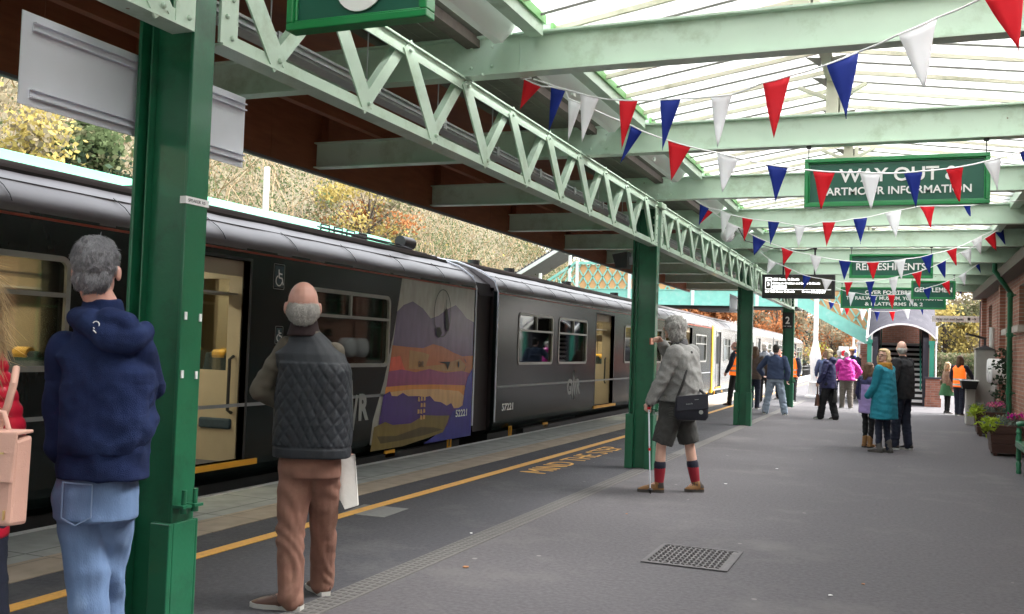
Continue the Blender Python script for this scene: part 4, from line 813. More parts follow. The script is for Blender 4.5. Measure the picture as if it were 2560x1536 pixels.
    for a, b in doors:
        m = MB(); m.box(X-.05, X+.02, a-.06, b+.22, .205, .262); obj('step_edge', T(m), 'safety_yellow', r)
        if not interior:
            m = MB(); m.wall(lambda u, v, w: (X-.05-w, u, v), a, b, .27, 2.27, [(a+.1, a+.55, 1.1, 2.1), (b-.55, b-.1, 1.1, 2.1)], .04); o_ = obj('door', T(m), body, r); m = MB(); m.box(X-.08, X-.075, a+.1, b-.1, 1.1, 2.1); obj('pane', T(m), 'glass_dark', o_)
            m = MB(); m.box(X-.05, X+.006, a-.05, a, .2, 2.3); m.box(X-.05, X+.006, b, b+.05, .2, 2.3); obj('door_seal', T(m), 'black', r)
    for yy in (y0+.75, y0+2.55, y1-2.5, y1-.75):
        m = MB()
        if yy in (y0+.75, y1-.75): m.frame(lambda u, v, w: (X-.02+w, u, v), yy-.06, yy+.06, -.03, .14, .022, .02, .01)
        else: m.box(X-.04, X-.02, yy-.13, yy+.13, .0, .09)
        obj('jacking_mark', T(m), 'safety_yellow', r)
    return r, T
M('train_glare', (.30, .31, .31), .25, metal=.5, var=.1, coat=.6); M('train_end', (.022, .015, .016), .6); M('stripe_grey', (.22, .23, .235), .5); M('train_floor', (.06, .06, .07), .7)  # first material: silver glare on the far cars, put into their body colour
M('seat_blue', (.02, .04, .06), .8, var=.3, scale=30); M('seat_yellow', (.7, .42, .06), .5); glassmat('glass_dark', (.08, .08, .09), .2)
c1w = [(4.0, 5.74), (9.0, 10.92), (-2, -.3), (.1, 1.8)]; c1d = [(6.65, 8.03)]
c1, T1 = carriage(-6.2, 13.62, "nearest dark green train carriage with the painted moorland mural at its end", c1d, c1w)
c2w = [(15.47, 17.22), (17.58, 19.36), (22.37, 24.1), (24.5, 26.2), (26.6, 28.3), (31.0, 32.8)]; c2d = [(20.05, 21.45), (29.0, 30.4)]
c2, T2 = carriage(14.5, 33.85, "second dark green train carriage numbered 57221 with an open door", c2d, c2w)
def far_car(y0, y1, x0, ang, lab, lastend=False):
    L_ = y1-y0; dl = [(y0+.9, y0+1.9), (y0+5.6, y0+7.0), (y1-7.0, y1-5.6)]; wl = [(y0+2.6, y0+4.2), (y0+7.6, y0+9.2), (y0+9.7, y0+11.3), (y1-4.8, y1-3.2), (y1-2.7, y1-1.1)]
    return carriage(y0, y1, lab, dl, wl, dark=False, interior=False, x0=x0, ang=ang)
c3, T3 = far_car(34.15, 53.6, -6.20, math.atan(.0125), "third train carriage, silver glare painted on, behind the yellow end past the second column")
c4, T4 = far_car(54.0, 73.3, -6.45, math.atan(.0125), "farthest train carriage, silver glare painted on, visible beyond the farthest column")
m = MB(); m.box(-7.5, -7.45, 8.75, 10.05, .22, 2.35); m.box(-8.6, -7.45, 10.0, 10.05, .22, 2.35); obj('cubicle_wall', m, 'beige', c1)
m = MB(); m.box(-8.2, -8.15, 3.6, 6.2, .22, 2.35); obj('partition', m, 'beige', c1)
# yellow gangway ends of car 2 / 3
m = MB(); m.box(-8.95, -6.13, 33.856, 33.92, .1, 2.45); m.box(-6.25, -6.125, 33.80, 34.0, .12, 2.42); obj('yellow_end', m, M('end_yellow', (.85, .48, .01), .4), c2)
# gangway between car 1 and 2
m = MB()
for k in range(7): y = 13.64+k*.12; m.box(-8.1, -7.0, y, y+.06, .2, 2.35)
obj('gangway', m, 'gangway', c2)
m = MB(); m.box(-8.8, -6.28, 13.95, 14.49, .12, 2.36); m.loft([[V((-6.24, y, 2.3)), V((-6.30, y, 2.5)), V((-6.7, y, 2.77)), V((-7.3, y, 2.86)), V((-7.3, y, 2.3))] for y in (13.95, 14.49)]); obj('end_fairing', m, 'train_end', c2)
m = MB(); m.box(-6.29, -6.27, 13.95, 14.49, 2.352, 2.374); obj('orange_stripe', m, 'orange_line', c2)
for r_, y in ((c1, 13.62), (c2, 14.5)):
    pts = [(TX+.008, y, .25), (TX+.008, y, 2.38), (TX-.06, y, 2.56), (TX-.3, y, 2.72), (TX-.75, y, 2.88), (TX-1.4, y, 2.97)]
    m = MB(); m.path(pts, .016, 6); obj('end_trim', m, 'rail_white', r_, smooth=60)
# roof fittings of car 1
m = MB()
for a, b in (((-6.75, 10.2, 2.9), (-6.55, 12.2, 2.84)), ((-6.95, 10.4, 2.95), (-6.85, 12.4, 2.93)), ((-6.75, 10.2, 2.9), (-6.95, 10.4, 2.95)), ((-6.55, 12.2, 2.84), (-6.85, 12.4, 2.93))): m.path([a, b], .012, 6)
for k in range(4): y = 10.7+k*.32; m.path([(-7.1, y, 2.93), (-7.1, y, 3.02), (-7.1, y+.2, 3.02), (-7.1, y+.2, 2.93)], .012, 6)
obj('roof_pipes', m, 'black', c1)
m = MB(); m.tube((-6.85, 12.4, 2.98), (-6.85, 12.75, 2.98), .09, n=14); obj('roof_vent', m, 'black', c1, smooth=40); m = MB(); m.tube((-7.3, 12.0, 2.95), (-7.3, 12.0, 3.04), .12, n=14); obj('roof_vent', m, 'black', c1, smooth=40)
for y in (15.8, 17.5, 21, 25): m = MB(); m.tube((-7.2, y, 2.93), (-7.2, y, 3.03), .11, n=12); obj('roof_vent', m, 'black', c2, smooth=40)
m = MB(); m.box(-7.5, -7.3, 7.6, 7.8, 2.94, 3.02); obj('roof_aerial', m, 'black', c1)
# numbers, logos
def side_text(r_, b, y, z, h, w, mat='white_letter', bold=.02, nm='lettering', x=TX+.003):
    m = MB(); text(m, b, (x, y, z), (0, 1, 0), (0, 0, 1), h, ext=.0015, width=w, bold=bold); return obj(nm, m, mat, r_)
side_text(c2, "57221", 14.82, .42, .115, .50, nm='fleet_number'); side_text(c1, "52221", 13.0, .42, .10, .40, nm='fleet_number', x=TX+.0175)
M('logo_grey', (.30, .31, .30), .5)
def gwr(r_, yc, zb, s):
    m = MB(); text(m, "G", (TX+.003, yc-.42*s, zb+.14*s), (0, 1, 0), (0, 0, 1), .30*s, ext=.0015, width=.26*s, bold=.045); text(m, "R", (TX+.003, yc+.20*s, zb+.14*s), (0, 1, 0), (0, 0, 1), .30*s, ext=.0015, width=.24*s, bold=.045)
    def st(pts, w=.055):
        for a, b in zip(pts, pts[1:]): m.bar((TX+.0037, yc+a[0]*s, zb+a[1]*s), (TX+.0037, yc+b[0]*s, zb+b[1]*s), w*s, .0015, (0, 1, 0))
    st([(-.15, .44), (-.07, .02), (0, .62), (.07, .02), (.15, .44)]); return obj('logo', m, 'logo_grey', r_)
gwr(c2, 18.58, .45, .95); gwr(c1, 10.05, .40, 1.0)
def wheelchair(r_, y, z, s):
    m = MB(); fn = lambda u, v, w: (TX+.002+w, u, v); m.frame(fn, y, y+.72*s, z, z+s, .022*s, .0015, .015); obj('sticker_frame', m, 'logo_grey', r_)
    m = MB(); m.box(TX+.001, TX+.0025, y+.02, y+.72*s-.02, z+.02, z+s-.02); obj('sticker', m, M('sticker_blue', (.02, .05, .06), .4), r_)
    m = MB(); c = (y+.36*s, z+.34*s); R0 = .2*s; P = [(TX+.004, c[0]+R0*math.cos(R_(a)), c[1]+R0*math.sin(R_(a))) for a in range(110, 370, 20)]
    for a, b in zip(P, P[1:]): m.bar(a, b, .045*s, .002, (0, 1, 0))
    for a, b in (((.33, .78), (.36, .45)), ((.36, .62), (.56, .60)), ((.36, .46), (.56, .44)), ((.56, .44), (.64, .18)), ((.30, .86), (.37, .86))): m.bar((TX+.004, y+a[0]*s, z+a[1]*s), (TX+.004, y+b[0]*s, z+b[1]*s), .06*s, .002, (0, 1, 0))
    obj('wheelchair_symbol', m, 'white_letter', r_)
wheelchair(c1, 8.42, 2.02, .27); wheelchair(c1, 8.49, 1.44, .19); m = MB(); m.box(TX+.001, TX+.003, 8.49, 8.62, 1.33, 1.41); obj('sticker', m, 'seat_yellow', c1)
# mural on the end of car 1: painted moorland layers, each cut from its own outline (y, z)
ML = [('mu_sky', (.30, .29, .26), [(11.23, 2.35), (13.58, 2.35), (13.58, .2), (10.55, .2), (10.6, .5), (10.85, 1.0), (11.05, 1.6)]),
 ('mu_hill', (.11, .085, .16), [(11.12, 1.9), (11.3, 2.0), (11.55, 2.06), (11.85, 1.98), (12.1, 1.85), (12.35, 1.9), (12.6, 2.0), (12.9, 2.08), (13.1, 2.0), (13.3, 1.9), (13.58, 1.85), (13.58, .9), (10.95, .9)]),
 ('mu_orange', (.36, .12, .045), [(11.03, 1.46), (11.5, 1.44), (11.9, 1.43), (12.2, 1.49), (12.5, 1.46), (12.9, 1.37), (13.2, 1.32), (13.58, 1.33), (13.58, .95), (10.93, .95)]),
 ('mu_gold', (.32, .17, .06), [(11.5, 1.40), (11.9, 1.37), (12.1, 1.34), (12.0, 1.18), (12.5, 1.2), (13.1, 1.28), (13.3, 1.2), (13.3, 1.08), (12.2, 1.12), (11.5, 1.15)]),
 ('mu_coral', (.55, .09, .05), [(11.0, 1.3), (11.25, 1.32), (11.35, 1.18), (11.5, 1.05), (11.55, .98), (10.93, .98)]),
 ('mu_magenta', (.22, .05, .12), [(10.95, 1.12), (11.3, 1.14), (11.7, 1.1), (12.1, 1.14), (12.6, 1.08), (13.2, 1.1), (13.58, 1.05), (13.58, .8), (10.88, .8)]),
 ('mu_amber', (.50, .19, .04), [(10.89, .92), (11.5, .93), (12.2, .92), (12.8, .90), (13.3, .88), (13.4, .7), (10.86, .75)]),
 ('mu_cream', (.50, .30, .13), [(11.0, .85), (11.6, .87), (12.4, .85), (13.1, .80), (13.35, .7), (13.3, .4), (10.9, .6)]),
 ('mu_indigo', (.045, .015, .15), [(10.84, .82), (11.0, .86), (11.05, .80), (11.2, .79), (11.35, .83), (11.5, .78), (11.8, .77), (12.0, .75), (12.15, .76), (12.3, .68), (12.5, .66), (12.7, .60), (12.85, .63), (12.95, .55), (13.3, .55), (13.3, .25), (10.7, .3)]),
 ('mu_blue', (.03, .03, .22), [(13.58, 1.15), (13.4, 1.0), (13.3, .8), (13.25, .58), (12.9, .50), (12.75, .3), (12.0, .1), (13.58, .1)]),
 ('mu_olive', (.16, .115, .03), [(10.62, .42), (10.9, .47), (11.1, .42), (11.6, .41), (12.0, .50), (12.4, .47), (12.8, .45), (12.75, .36), (12.6, .22), (12.2, .18), (11.4, .12), (10.55, .12)]),
 ('mu_olive_dk', (.075, .055, .02), [(10.7, .3), (11.2, .27), (11.9, .34), (12.3, .31), (12.6, .26), (12.0, .22), (11.3, .2), (10.8, .2)])]
mats = []; m = MB()
for i, (n_, c_, pl) in enumerate(ML):
    M(n_, tuple(min(.9, q*1.25) for q in c_), .25, var=.22, scale=5, coat=.1, stretch=(1, 2, .6)); mats.append(n_); m.prism([(TX+.001+i*.0011, y, z) for y, z in pl], (.001, 0, 0), i)
obj('mural', m, mats, c1)
m = MB(); xx = TX+.0155
P = [(xx, 12.45+.27*math.cos(t/16*math.pi), 1.94+.34*math.sin(t/16*math.pi)) for t in range(33)]
for a, b in zip(P, P[1:]): m.bar(a, b, .012, .0015, (0, 1, 0))
m.prism([(xx, 12.52, 1.98), (xx, 12.58, 2.03), (xx, 12.62, 1.95), (xx, 12.68, 1.78), (xx, 12.66, 1.68), (xx, 12.56, 1.72), (xx, 12.54, 1.86)], (.001, 0, 0)); m.prism([(xx, 12.28, 1.72), (xx, 12.38, 1.74), (xx, 12.45, 1.65), (xx, 12.36, 1.58), (xx, 12.27, 1.62)], (.001, 0, 0)); m.bar((xx, 12.56, 2.02), (xx, 12.555, 2.14), .012, .001, (0, 1, 0))
m.prism([(xx, 12.35, 1.24), (xx, 12.75, 1.24), (xx, 12.68, 1.12), (xx, 12.62, 1.21)], (.001, 0, 0))
for k in (0, 1): z = 1.17+k*.055; m.bar((xx, 13.2, z), (xx, 13.38, z), .014, .001, (0, 1, 0))
m.bar((xx, 13.25, 1.28), (xx, 13.32, 1.225), .014, .001, (0, 1, 0)); m.bar((xx, 13.32, 1.17), (xx, 13.25, 1.10), .014, .001, (0, 1, 0)); m.ell((xx, 13.05, 1.2), (.001, .03, .05), 8, 6)
text(m, "GWR", (xx, 11.75, 1.17), (0, 1, 0), (0, 0, 1), .08, ext=.001, width=.16)
obj('mural_marks', m, 'black', c1)
m = MB()
for r_ in range(4):
    for c_ in range(3):
        if rng.random() < .85: y, z = 11.78+c_*.085, .70-r_*.085; m.prism([(xx, y, z), (xx, y+.06, z+rng.uniform(-.01, .01)), (xx, y+.06*rng.uniform(.7, 1), z+.055), (xx, y+.005, z+.06)], (.001, 0, 0))
obj('mural_windows', m, 'mu_cream', c1)

# green carriage on the far track
r = thing('green_carriage', "long pale green carriage roof just visible behind the near train's roof", "train carriage", (-10.6, 8, 0))
m = MB(); m.loft([[V((-10.2, y, -.2)), V((-10.2, y, 3.25)), V((-10.3, y, 3.55)), V((-10.55, y, 3.76)), V((-10.9, y, 3.85)), V((-11.6, y, 3.93)), V((-12.3, y, 3.85)), V((-12.8, y, 3.4)), V((-12.9, y, 3.0)), V((-12.9, y, -.2))] for y in (-6, 18.6)])
M('mint', (.06, .36, .2), .5, var=.12, dirt=(.14, .42, .32), dscale=.4); obj('body', m, 'mint', r, smooth=40)
m = MB()
for k in range(9): m.box(-10.21, -10.19, -4+k*2.4, -2.6+k*2.4, 1.5, 2.4)
obj('windows', m, 'glass_dark', r); m = MB(); m.box(-12.8, -10.3, -6, 18.6, -.9, -.2); obj('underframe', m, 'black', r)
m = MB(); m.tube((-14.2, 19, -1), (-14.2, 19, 5.6), .07, n=10); tag(obj('signal_post', m, 'white', smooth=40), "thin white post rising behind the train roof against the hillside", "post")

# ================================================================ PLANTERS, BENCH
M('tub_wood', (.055, .022, .016), .65, var=.25, scale=4, stretch=(1, 1, 8), bump=.3, dirt=(.09, .05, .035)); M('soil', (.03, .02, .015), .95)
def planter(x, y, lab, w=.58, h=.42, d=.62, foliage=None, seed=1):
    r = thing('planter', lab, "planter", (x, y, 0), "wooden flower tubs by the brick wall"); m = MB()
    for k in range(3):
        z0, z1 = .05+k*(h-.05)/3, .05+(k+1)*(h-.05)/3-.006; a0, a1 = .86+.14*z0/h, .86+.14*z1/h
        m.hexa([(x-w/2*a0, y-d/2*a0, z0), (x+w/2*a0, y-d/2*a0, z0), (x+w/2*a0, y+d/2*a0, z0), (x-w/2*a0, y+d/2*a0, z0), (x-w/2*a1, y-d/2*a1, z1), (x+w/2*a1, y-d/2*a1, z1), (x+w/2*a1, y+d/2*a1, z1), (x-w/2*a1, y+d/2*a1, z1)])
    for sx in (-1, 1):
        for sy in (-1, 1): m.box(x+sx*w*.36-.03, x+sx*w*.36+.03, y+sy*d*.36-.03, y+sy*d*.36+.03, 0, .05)
    obj('tub', m, 'tub_wood', r, bevel=.008); m = MB(); m.box(x-w*.46, x+w*.46, y-d*.46, y+d*.46, h-.05, h-.02); obj('soil', m, 'soil', r)
    g = []
    n = 500; c = np.array([x, y, h+.05]); g.append((c+rng.normal(size=(n, 3))*np.array([w*.25, d*.25, .045]), .04, .8, 0))
    c = np.array([x-w*.45, y-d*.3, h-.01]); g.append((c+rng.normal(size=(420, 3))*np.array([.06, .08, .05]), .035, 1.6, 1))
    for q in range(4): c = np.array([x+rng.uniform(-.05, .2), y+rng.uniform(-.2, .2), h+.13]); g.append((c+rng.normal(size=(90, 3))*np.array([.05, .05, .025]), .035, .7, 2+q % 2))
    g.append((np.array([x+.1, y, h+.08])+rng.normal(size=(200, 3))*np.array([.12, .15, .04]), .04, .8, 4))
    if foliage: 
        for q in range(24): t = q/23; c = np.array([x+.2+.08*math.sin(q), y+.2, h+.1+t*1.15]); g.append((c+rng.normal(size=(14, 3))*np.array([.09, .09, .05]), .06, .8, 5))
    card_obj('flowers', g, ['leaf_grey', 'leaf_lime', 'petal_pink', 'petal_magenta', 'leaf_tan', 'leaf_dark'], r)
    if foliage: m = MB(); m.path([(x+.2, y+.2, h), (x+.25, y+.2, h+.6), (x+.2, y+.22, h+1.25)], .01, 5); obj('stem', m, 'trunk', r)
    return r
planter(1.77, 21.85, "farther dark wooden tub with pink flowers and a tall thin shrub", .74, .50, .7, True)
planter(1.66, 17.55, "nearer dark wooden tub with trailing lime foliage and magenta flowers, beside the bench", .66, .50, .7)
r = thing('station_bench', "green wooden bench with turned legs, cut by the right edge of the photo", "bench", (1.85, 14.2, 0))
M('bench_green', (.02, .15, .075), .4, var=.15, coat=.3)
for x in (1.50, 2.02):
    for y in (14.75, 13.2):
        m = MB(); m.lathe((x, y, 0), [(.03, 0), (.036, .03), (.028, .06), (.04, .14), (.024, .17), (.036, .2), (.032, .34), (.04, .40), (.04, .5), (.03, .53), (.042, .56), (.03, .59), (.036, .62)], 12); obj('leg', m, 'bench_green', r, smooth=40)
for y in (14.75, 13.2):
    m = MB(); m.path([(1.47, y, .66), (1.53, y, .68), (1.8, y, .66), (2.05, y, .72)], .035, 8); obj('armrest', m, 'bench_green', r, smooth=50)
m = MB(); m.box(1.46, 2.06, 13.15, 14.80, .36, .42)
for k in range(6): m.box(1.46+k*.1, 1.46+k*.1+.085, 13.15, 14.8, .425, .445)
obj('seat', m, 'bench_green', r, bevel=.004)
m = MB()
for z in (.6, .72, .84): m.box(2.04, 2.07, 13.15, 14.8, z, z+.08)
obj('backrest', m, 'bench_green', r)
m = MB(); rr = []
for i in range(9):
    t = i/8; ring = []
    for j in range(22):
        a = 2*math.pi*j/22; rad = (.17*math.sin(math.pi*min(1, .12+.62*t+.1))+.02)*(1+.13*math.sin(a*5+t*3)+.07*math.sin(a*9+4*t)); ring.append(V((1.72+rad*math.cos(a), 14.1+rad*math.sin(a), .0+.34*t-.0*math.sin(a))))
    rr.append(ring)
m.loft(rr); M('plastic_white', (.75, .79, .82), .3, var=.06, bump=.4, bscale=14); tag(obj('carrier_bag', m, 'plastic_white', smooth=70), "crumpled white carrier bag on the ground under the bench front", "bag")

# ================================================================ PEOPLE
def fused(mb, vox, smooth=4, disp=None):
    """overlapping closed shapes -> one continuous surface (voxel remesh, smoothed), returned as a new MB"""
    me = bpy.data.meshes.new('tmp'); me.from_pydata([tuple(p) for p in mb.v], [], mb.f); o = bpy.data.objects.new('tmp', me); COL.objects.link(o)
    a = o.modifiers.new('r', 'REMESH'); a.mode = 'VOXEL'; a.voxel_size = vox
    b = o.modifiers.new('s', 'SMOOTH'); b.iterations = smooth; b.factor = .5
    dg = bpy.context.evaluated_depsgraph_get(); dg.update(); e = bpy.data.meshes.new_from_object(o.evaluated_get(dg))
    n = len(e.vertices); co = np.empty(n*3); e.vertices.foreach_get('co', co); co = co.reshape(-1, 3)
    if disp:
        no = np.empty(n*3); e.vertex_normals.foreach_get('vector', no); no = no.reshape(-1, 3)
        d = np.array([disp(V(p), V(q)) for p, q in zip(co, no)]); co = co+no*d[:, None]
    out = MB(); out.v = co.tolist(); out.f = [tuple(p.vertices) for p in e.polygons]; out.m = [0]*len(out.f)
    bpy.data.objects.remove(o); bpy.data.meshes.remove(me); bpy.data.meshes.remove(e); return out
def ring(c, r, f, a, b, n=20, p=2.4):
    o = []
    for i in range(n):
        t = 2*math.pi*i/n; ct, st = math.cos(t), math.sin(t); o.append(V(c)+r*a*math.copysign(abs(ct)**(2/p), ct)+f*b*math.copysign(abs(st)**(2/p), st))
    return o
def folds(amp=.006, fx=6, fz=13, seed=0):
    def d(p, n):
        a = noise.noise(V((p.x*fx+seed, p.y*fx, p.z*fz+p.x*3))); b = noise.noise(V((p.x*fx*2.3, p.y*fx*2.3+seed, p.z*fz*1.9)))
        return amp*((1-abs(a)*2.6)*.8+b*.7)
    return d
def folds2(amp=.008):
    def d(p, n):
        w = noise.noise(p*3.1)*2.2; q = p.z*34+w*2.4+(p.x+p.y)*26*noise.noise(V((p.x*2, p.y*2, p.z*2+7)))
        g = max(0, noise.noise(V((p.x*5, p.y*5+3, p.z*4)))+.12)*2.2
        return amp*(math.sin(q)*.5*g+.5*noise.noise(p*11)+.3*noise.noise(p*23))
    return d
SK = {}
def skin(t): 
    n = 'skin_'+t
    if n not in MATS: M(n, dict(p=(.66, .40, .31), r=(.62, .33, .26), t=(.48, .27, .18))[t], .5, var=.08, scale=20)
    return n
def hand(m, w, d, s, curl=.5, side=None, n=8):
    """palm, four fingers and a thumb; w wrist, d pointing direction, side = thumb side"""
    w, d = V(w), V(d).normalized(); side = V(side) if side is not None else V((0, 0, 1)); side = (side-d*side.dot(d)).normalized(); nn = d.cross(side).normalized()
    k = s; pc = w+d*.05*k; m.loft([ring(w, side, nn, .026*k, .018*k, 12), ring(w+d*.03*k, side, nn, .036*k, .016*k, 12), ring(w+d*.085*k, side, nn, .042*k, .015*k, 12), ring(w+d*.095*k, side, nn, .036*k, .01*k, 12)])
    for i, (o_, L_) in enumerate(((.031, .068), (.011, .078), (-.010, .072), (-.030, .056))):
        b = w+d*.088*k+side*o_*k; a = .25; dd = d; pts = [b]
        for q in (.45, .32, .23): 
            a += curl*.9; dd = (d*math.cos(a)+nn*math.sin(a)); pts.append(pts[-1]+dd*L_*q*k)
        m.chain(pts, [.0095*k, .009*k, .0085*k, .0075*k], n)
    b = w+d*.03*k+side*.032*k; m.chain([b, b+(d*.6+side*.7+nn*.3).normalized()*.035*k, b+(d*.85+side*.55+nn*.6).normalized()*.062*k], [.013*k, .011*k, .009*k], n)
def person(label, J, tops, pants, shoes, hair, skin_t='p', face=None, s=1., vox=.011, kind='person', girth=1., hands=(True, True), curl=(.5, .5), hs=1., group=None, seat=False, headtilt=0):
    J = {k: V(v) for k, v in J.items()}; B_ = s; right = (J['shR']-J['shL']); right.z = 0; right.normalize(); U = V((0, 0, 1)); fwd = U.cross(right)
    face = V(face).normalized() if face is not None else fwd; fr = face.cross(U).normalized()
    base = (J['anL']+J['anR'])/2; base.z = 0 if not seat else J['hipL'].z-.1
    R = thing(kind, label, 'person', base, group)
    pel = (J['hipL']+J['hipR'])/2; shm = (J['shL']+J['shR'])/2; hd = J['head']
    # --- body, one surface
    m = MB(); rot = Matrix((fr, face, U)).transposed().to_3x3()
    s = B_*hs
    m.ell(hd+U*.02*s-face*.008*s, (.074*s, .094*s, .100*s), rot=rot); m.ell(hd-U*.045*s+face*.022*s, (.056*s, .066*s, .072*s), rot=rot)
    m.ell(hd+face*.098*s-U*.015*s, (.013*s, .018*s, .022*s), 10, 8, rot=rot); m.ell(hd+face*.072*s-U*.095*s, (.026*s, .02*s, .018*s), 10, 8, rot=rot)
    m.ell(hd+face*.082*s-U*.055*s, (.024*s, .012*s, .010*s), 10, 6, rot=rot); m.ell(hd+face*.078*s+U*.022*s, (.045*s, .014*s, .012*s), 10, 6, rot=rot)
    for q in (-1, 1): m.ell(hd+fr*q*.083*s-U*.012*s-face*.008*s, (.010*s, .019*s, .031*s), 10, 8, rot=rot)
    s = B_
    m.chain([hd-U*.07*s-face*.02*s, J['neck'], shm], [.052*s, .055*s, .07*s]); m.chain([J['shL'], shm, J['shR']], [.038*s, .06*s, .038*s])
    m.loft([ring(pel, right, fwd, .11*s, .08*s), ring((pel+shm)/2, right, fwd, .11*s, .075*s), ring(shm-U*.10*s, right, fwd, .115*s, .08*s)])
    for q in 'LR':
        m.chain([J['sh'+q], J['el'+q], J['wr'+q]], [.034*s, .030*s, .025*s]); m.chain([J['hip'+q], J['kn'+q], J['kn'+q].lerp(J['an'+q], .35), J['an'+q]], [q_*s for q_ in ((.07, .052, .054, .036) if pants and pants.get('shorts') else (.06, .042, .040, .028))])
        i = 0 if q == 'L' else 1
        if hands[i]: dd = (J['wr'+q]-J['el'+q]).normalized(); hand(m, J['wr'+q]+dd*.01, dd+V((0, 0, -.15)), s, curl[i], side=J.get('th'+q, fwd) )
        toe = J.get('toe'+q); 
        if toe is not None: e_ = J['an'+q].lerp(toe, .62); m.chain([J['an'+q], J['an'+q].lerp(toe, .4), e_+V((0, 0, .01))], [.030*s, .026*s, .018*s])
    fm = fused(m, vox*.8, 3); body = obj('body', fm, [skin(skin_t)], R, smooth=180)
    if face.dot(-fw) > -.3:      # eyes and mouth where the face can be seen
        e = MB()
        for q in (-1, 1): e.ell(hd+fr*q*.031*s+face*.082*s+U*.003*s, (.012*s, .006*s, .006*s), 8, 6, rot=rot)
        obj('eyes', e, 'sign_black', R); e = MB(); e.ell(hd+face*.092*s-U*.058*s, (.022*s, .006*s, .005*s), 8, 6, rot=rot); M('lips', (.4, .1, .09), .5); obj('mouth', e, 'lips', R)
    # --- tops
    for t in tops:
        m = MB(); g = girth; hem = J.get('hem', pel-U*.05*s)+U*t.get('dz', 0); wst = J.get('waist', pel.lerp(shm, .42)); ch = J.get('chest', pel.lerp(shm, .75)); hw = (J['shR']-J['shL']).length/2
        H_, W_, C_ = t['w']
        m.loft([ring(hem, right, fwd, H_[0]*s, H_[1]*s, p=2.6), ring(hem.lerp(wst, .5), right, fwd, (H_[0]+W_[0])/2*s, (H_[1]+W_[1])/2*s, p=2.6), ring(wst, right, fwd, W_[0]*s, W_[1]*s, p=2.6), ring(ch, right, fwd, C_[0]*s, C_[1]*s, p=2.6), ring(shm+U*-.03*s, right, fwd, (hw+t.get('sh', .02)*s), C_[1]*.86*s, p=2.4), ring(shm+U*.03*s, right, fwd, hw*(.8+t.get('sh', .02)*4-.08), C_[1]*.65*s, p=2.2), ring(J['neck']-U*.02*s, right, fwd, .068*s, .068*s, p=2), ring(J['neck']+U*t.get('col', .02)*s, right, fwd, .062*s, .064*s, p=2)])
        sr = t.get('sl', (.068, .058, .045))
        if sr:
            for q in 'LR':
                e_ = t.get('cut', 1.0); a, b, c = J['sh'+q], J['el'+q], J['wr'+q]; c = b.lerp(c, e_); m.chain([a, a.lerp(b, .5), b, b.lerp(c, .5), c], [sr[0]*s, (sr[0]+sr[1])/2*s*1.02, sr[1]*s, (sr[1]+sr[2])/2*s*1.04, sr[2]*s], 14)
        elif t.get('arm'):
            pass
        for fn in t.get('extra', []): fn(m, J, right, fwd, U, s)
        fm = fused(m, vox, t.get('sm', 5), t.get('disp', folds()))
        mats = t['mat'] if isinstance(t['mat'], list) else [t['mat']]
        if len(mats) > 1 and 'mf' in t:
            fm.m = [t['mf'](sum((V(fm.v[i]) for i in f), V((0, 0, 0)))/len(f), J, right, fwd) for f in fm.f]
        obj(t.get('name', 'jacket'), fm, mats, R, smooth=180)
    # --- trousers / shorts / skirt
    if pants:
        t = pants; m = MB(); hp = t.get('hip', (.165, .12)); lr = t.get('leg', (.098, .075, .065)); e_ = t.get('cut', 1.0)
        wz = t.get('top', .12)
        m.loft([ring(pel+U*wz*s, right, fwd, hp[0]*.93*s, hp[1]*.95*s), ring(pel+U*.02*s, right, fwd, hp[0]*s, hp[1]*s), ring(pel-U*.07*s, right, fwd, hp[0]*1.0*s, hp[1]*.98*s)])
        for q in 'LR':
            a, b, c = J['hip'+q], J['kn'+q], J['an'+q]+U*t.get('up', -.02)
            if e_ <= 1 and e_ < .999: c = a.lerp(b, e_*2) if e_ < .5 else b.lerp(c, (e_-.5)*2)
            if t.get('shorts'): m.chain([a, a.lerp(b, .45)], [lr[0]*s, lr[0]*.98*s], 16); m.tube(a.lerp(b, .45), a.lerp(b, .9), lr[0]*.98*s, lr[0]*.93*s, 18)
            else: m.chain([a, a.lerp(b, .5), b, b.lerp(c, .5), c], [lr[0]*s, (lr[0]+lr[1])/2*s, lr[1]*s, (lr[1]+lr[2])/2*s, lr[2]*s], 14)
        fm = fused(m, vox, 4, t.get('disp', folds(.008, 5, 16))); obj(t.get('name', 'trousers'), fm, t['mat'], R, smooth=180)
    # --- shoes
    if shoes:
        for q in 'LR':
            toe = J['toe'+q]; an = J['an'+q]; heel = J.get('heel'+q); dz = an.z
            tz = max(.0, toe.z); d = toe-an; d.z = 0; L_ = max(d.length, .01); d.normalize(); sd = d.cross(U)
            heel = heel if heel is not None else an-d*.07*s; heel = V((heel.x, heel.y, max(0, an.z-.10*s))); toe = V((toe.x, toe.y, tz if t_lift(J, q) else 0))
            m = MB(); L2 = toe-heel
            P_ = lambda t: heel+L2*t
            m.loft([ring(P_(.0)+U*.04*s, sd, U, .030*s, .035*s, 14), ring(P_(.15)+U*.05*s, sd, U, .040*s, .05*s, 14), ring(P_(.4)+U*.047*s, sd, U, .042*s, .047*s, 14), ring(P_(.65)+U*.036*s, sd, U, .048*s, .036*s, 14), ring(P_(.85)+U*.027*s, sd, U, .044*s, .027*s, 14), ring(P_(1.0)+U*.02*s, sd, U, .022*s, .016*s, 14)])
            m.chain([an+U*shoes.get('h', .0), P_(.22)+U*.05*s], [(.05 if not shoes.get('h') else .056)*s, .045*s])
            fm = fused(m, max(.007, vox*.7), 3)
            def part_(c): t_ = (c-heel).dot(d)/max(L2.length, .01); return 1 if (t_ < .22 and c.z > .05) or (abs((t_*22) % 1-.5) < .2 and .38 < t_ < .66 and c.z > .07) else 0
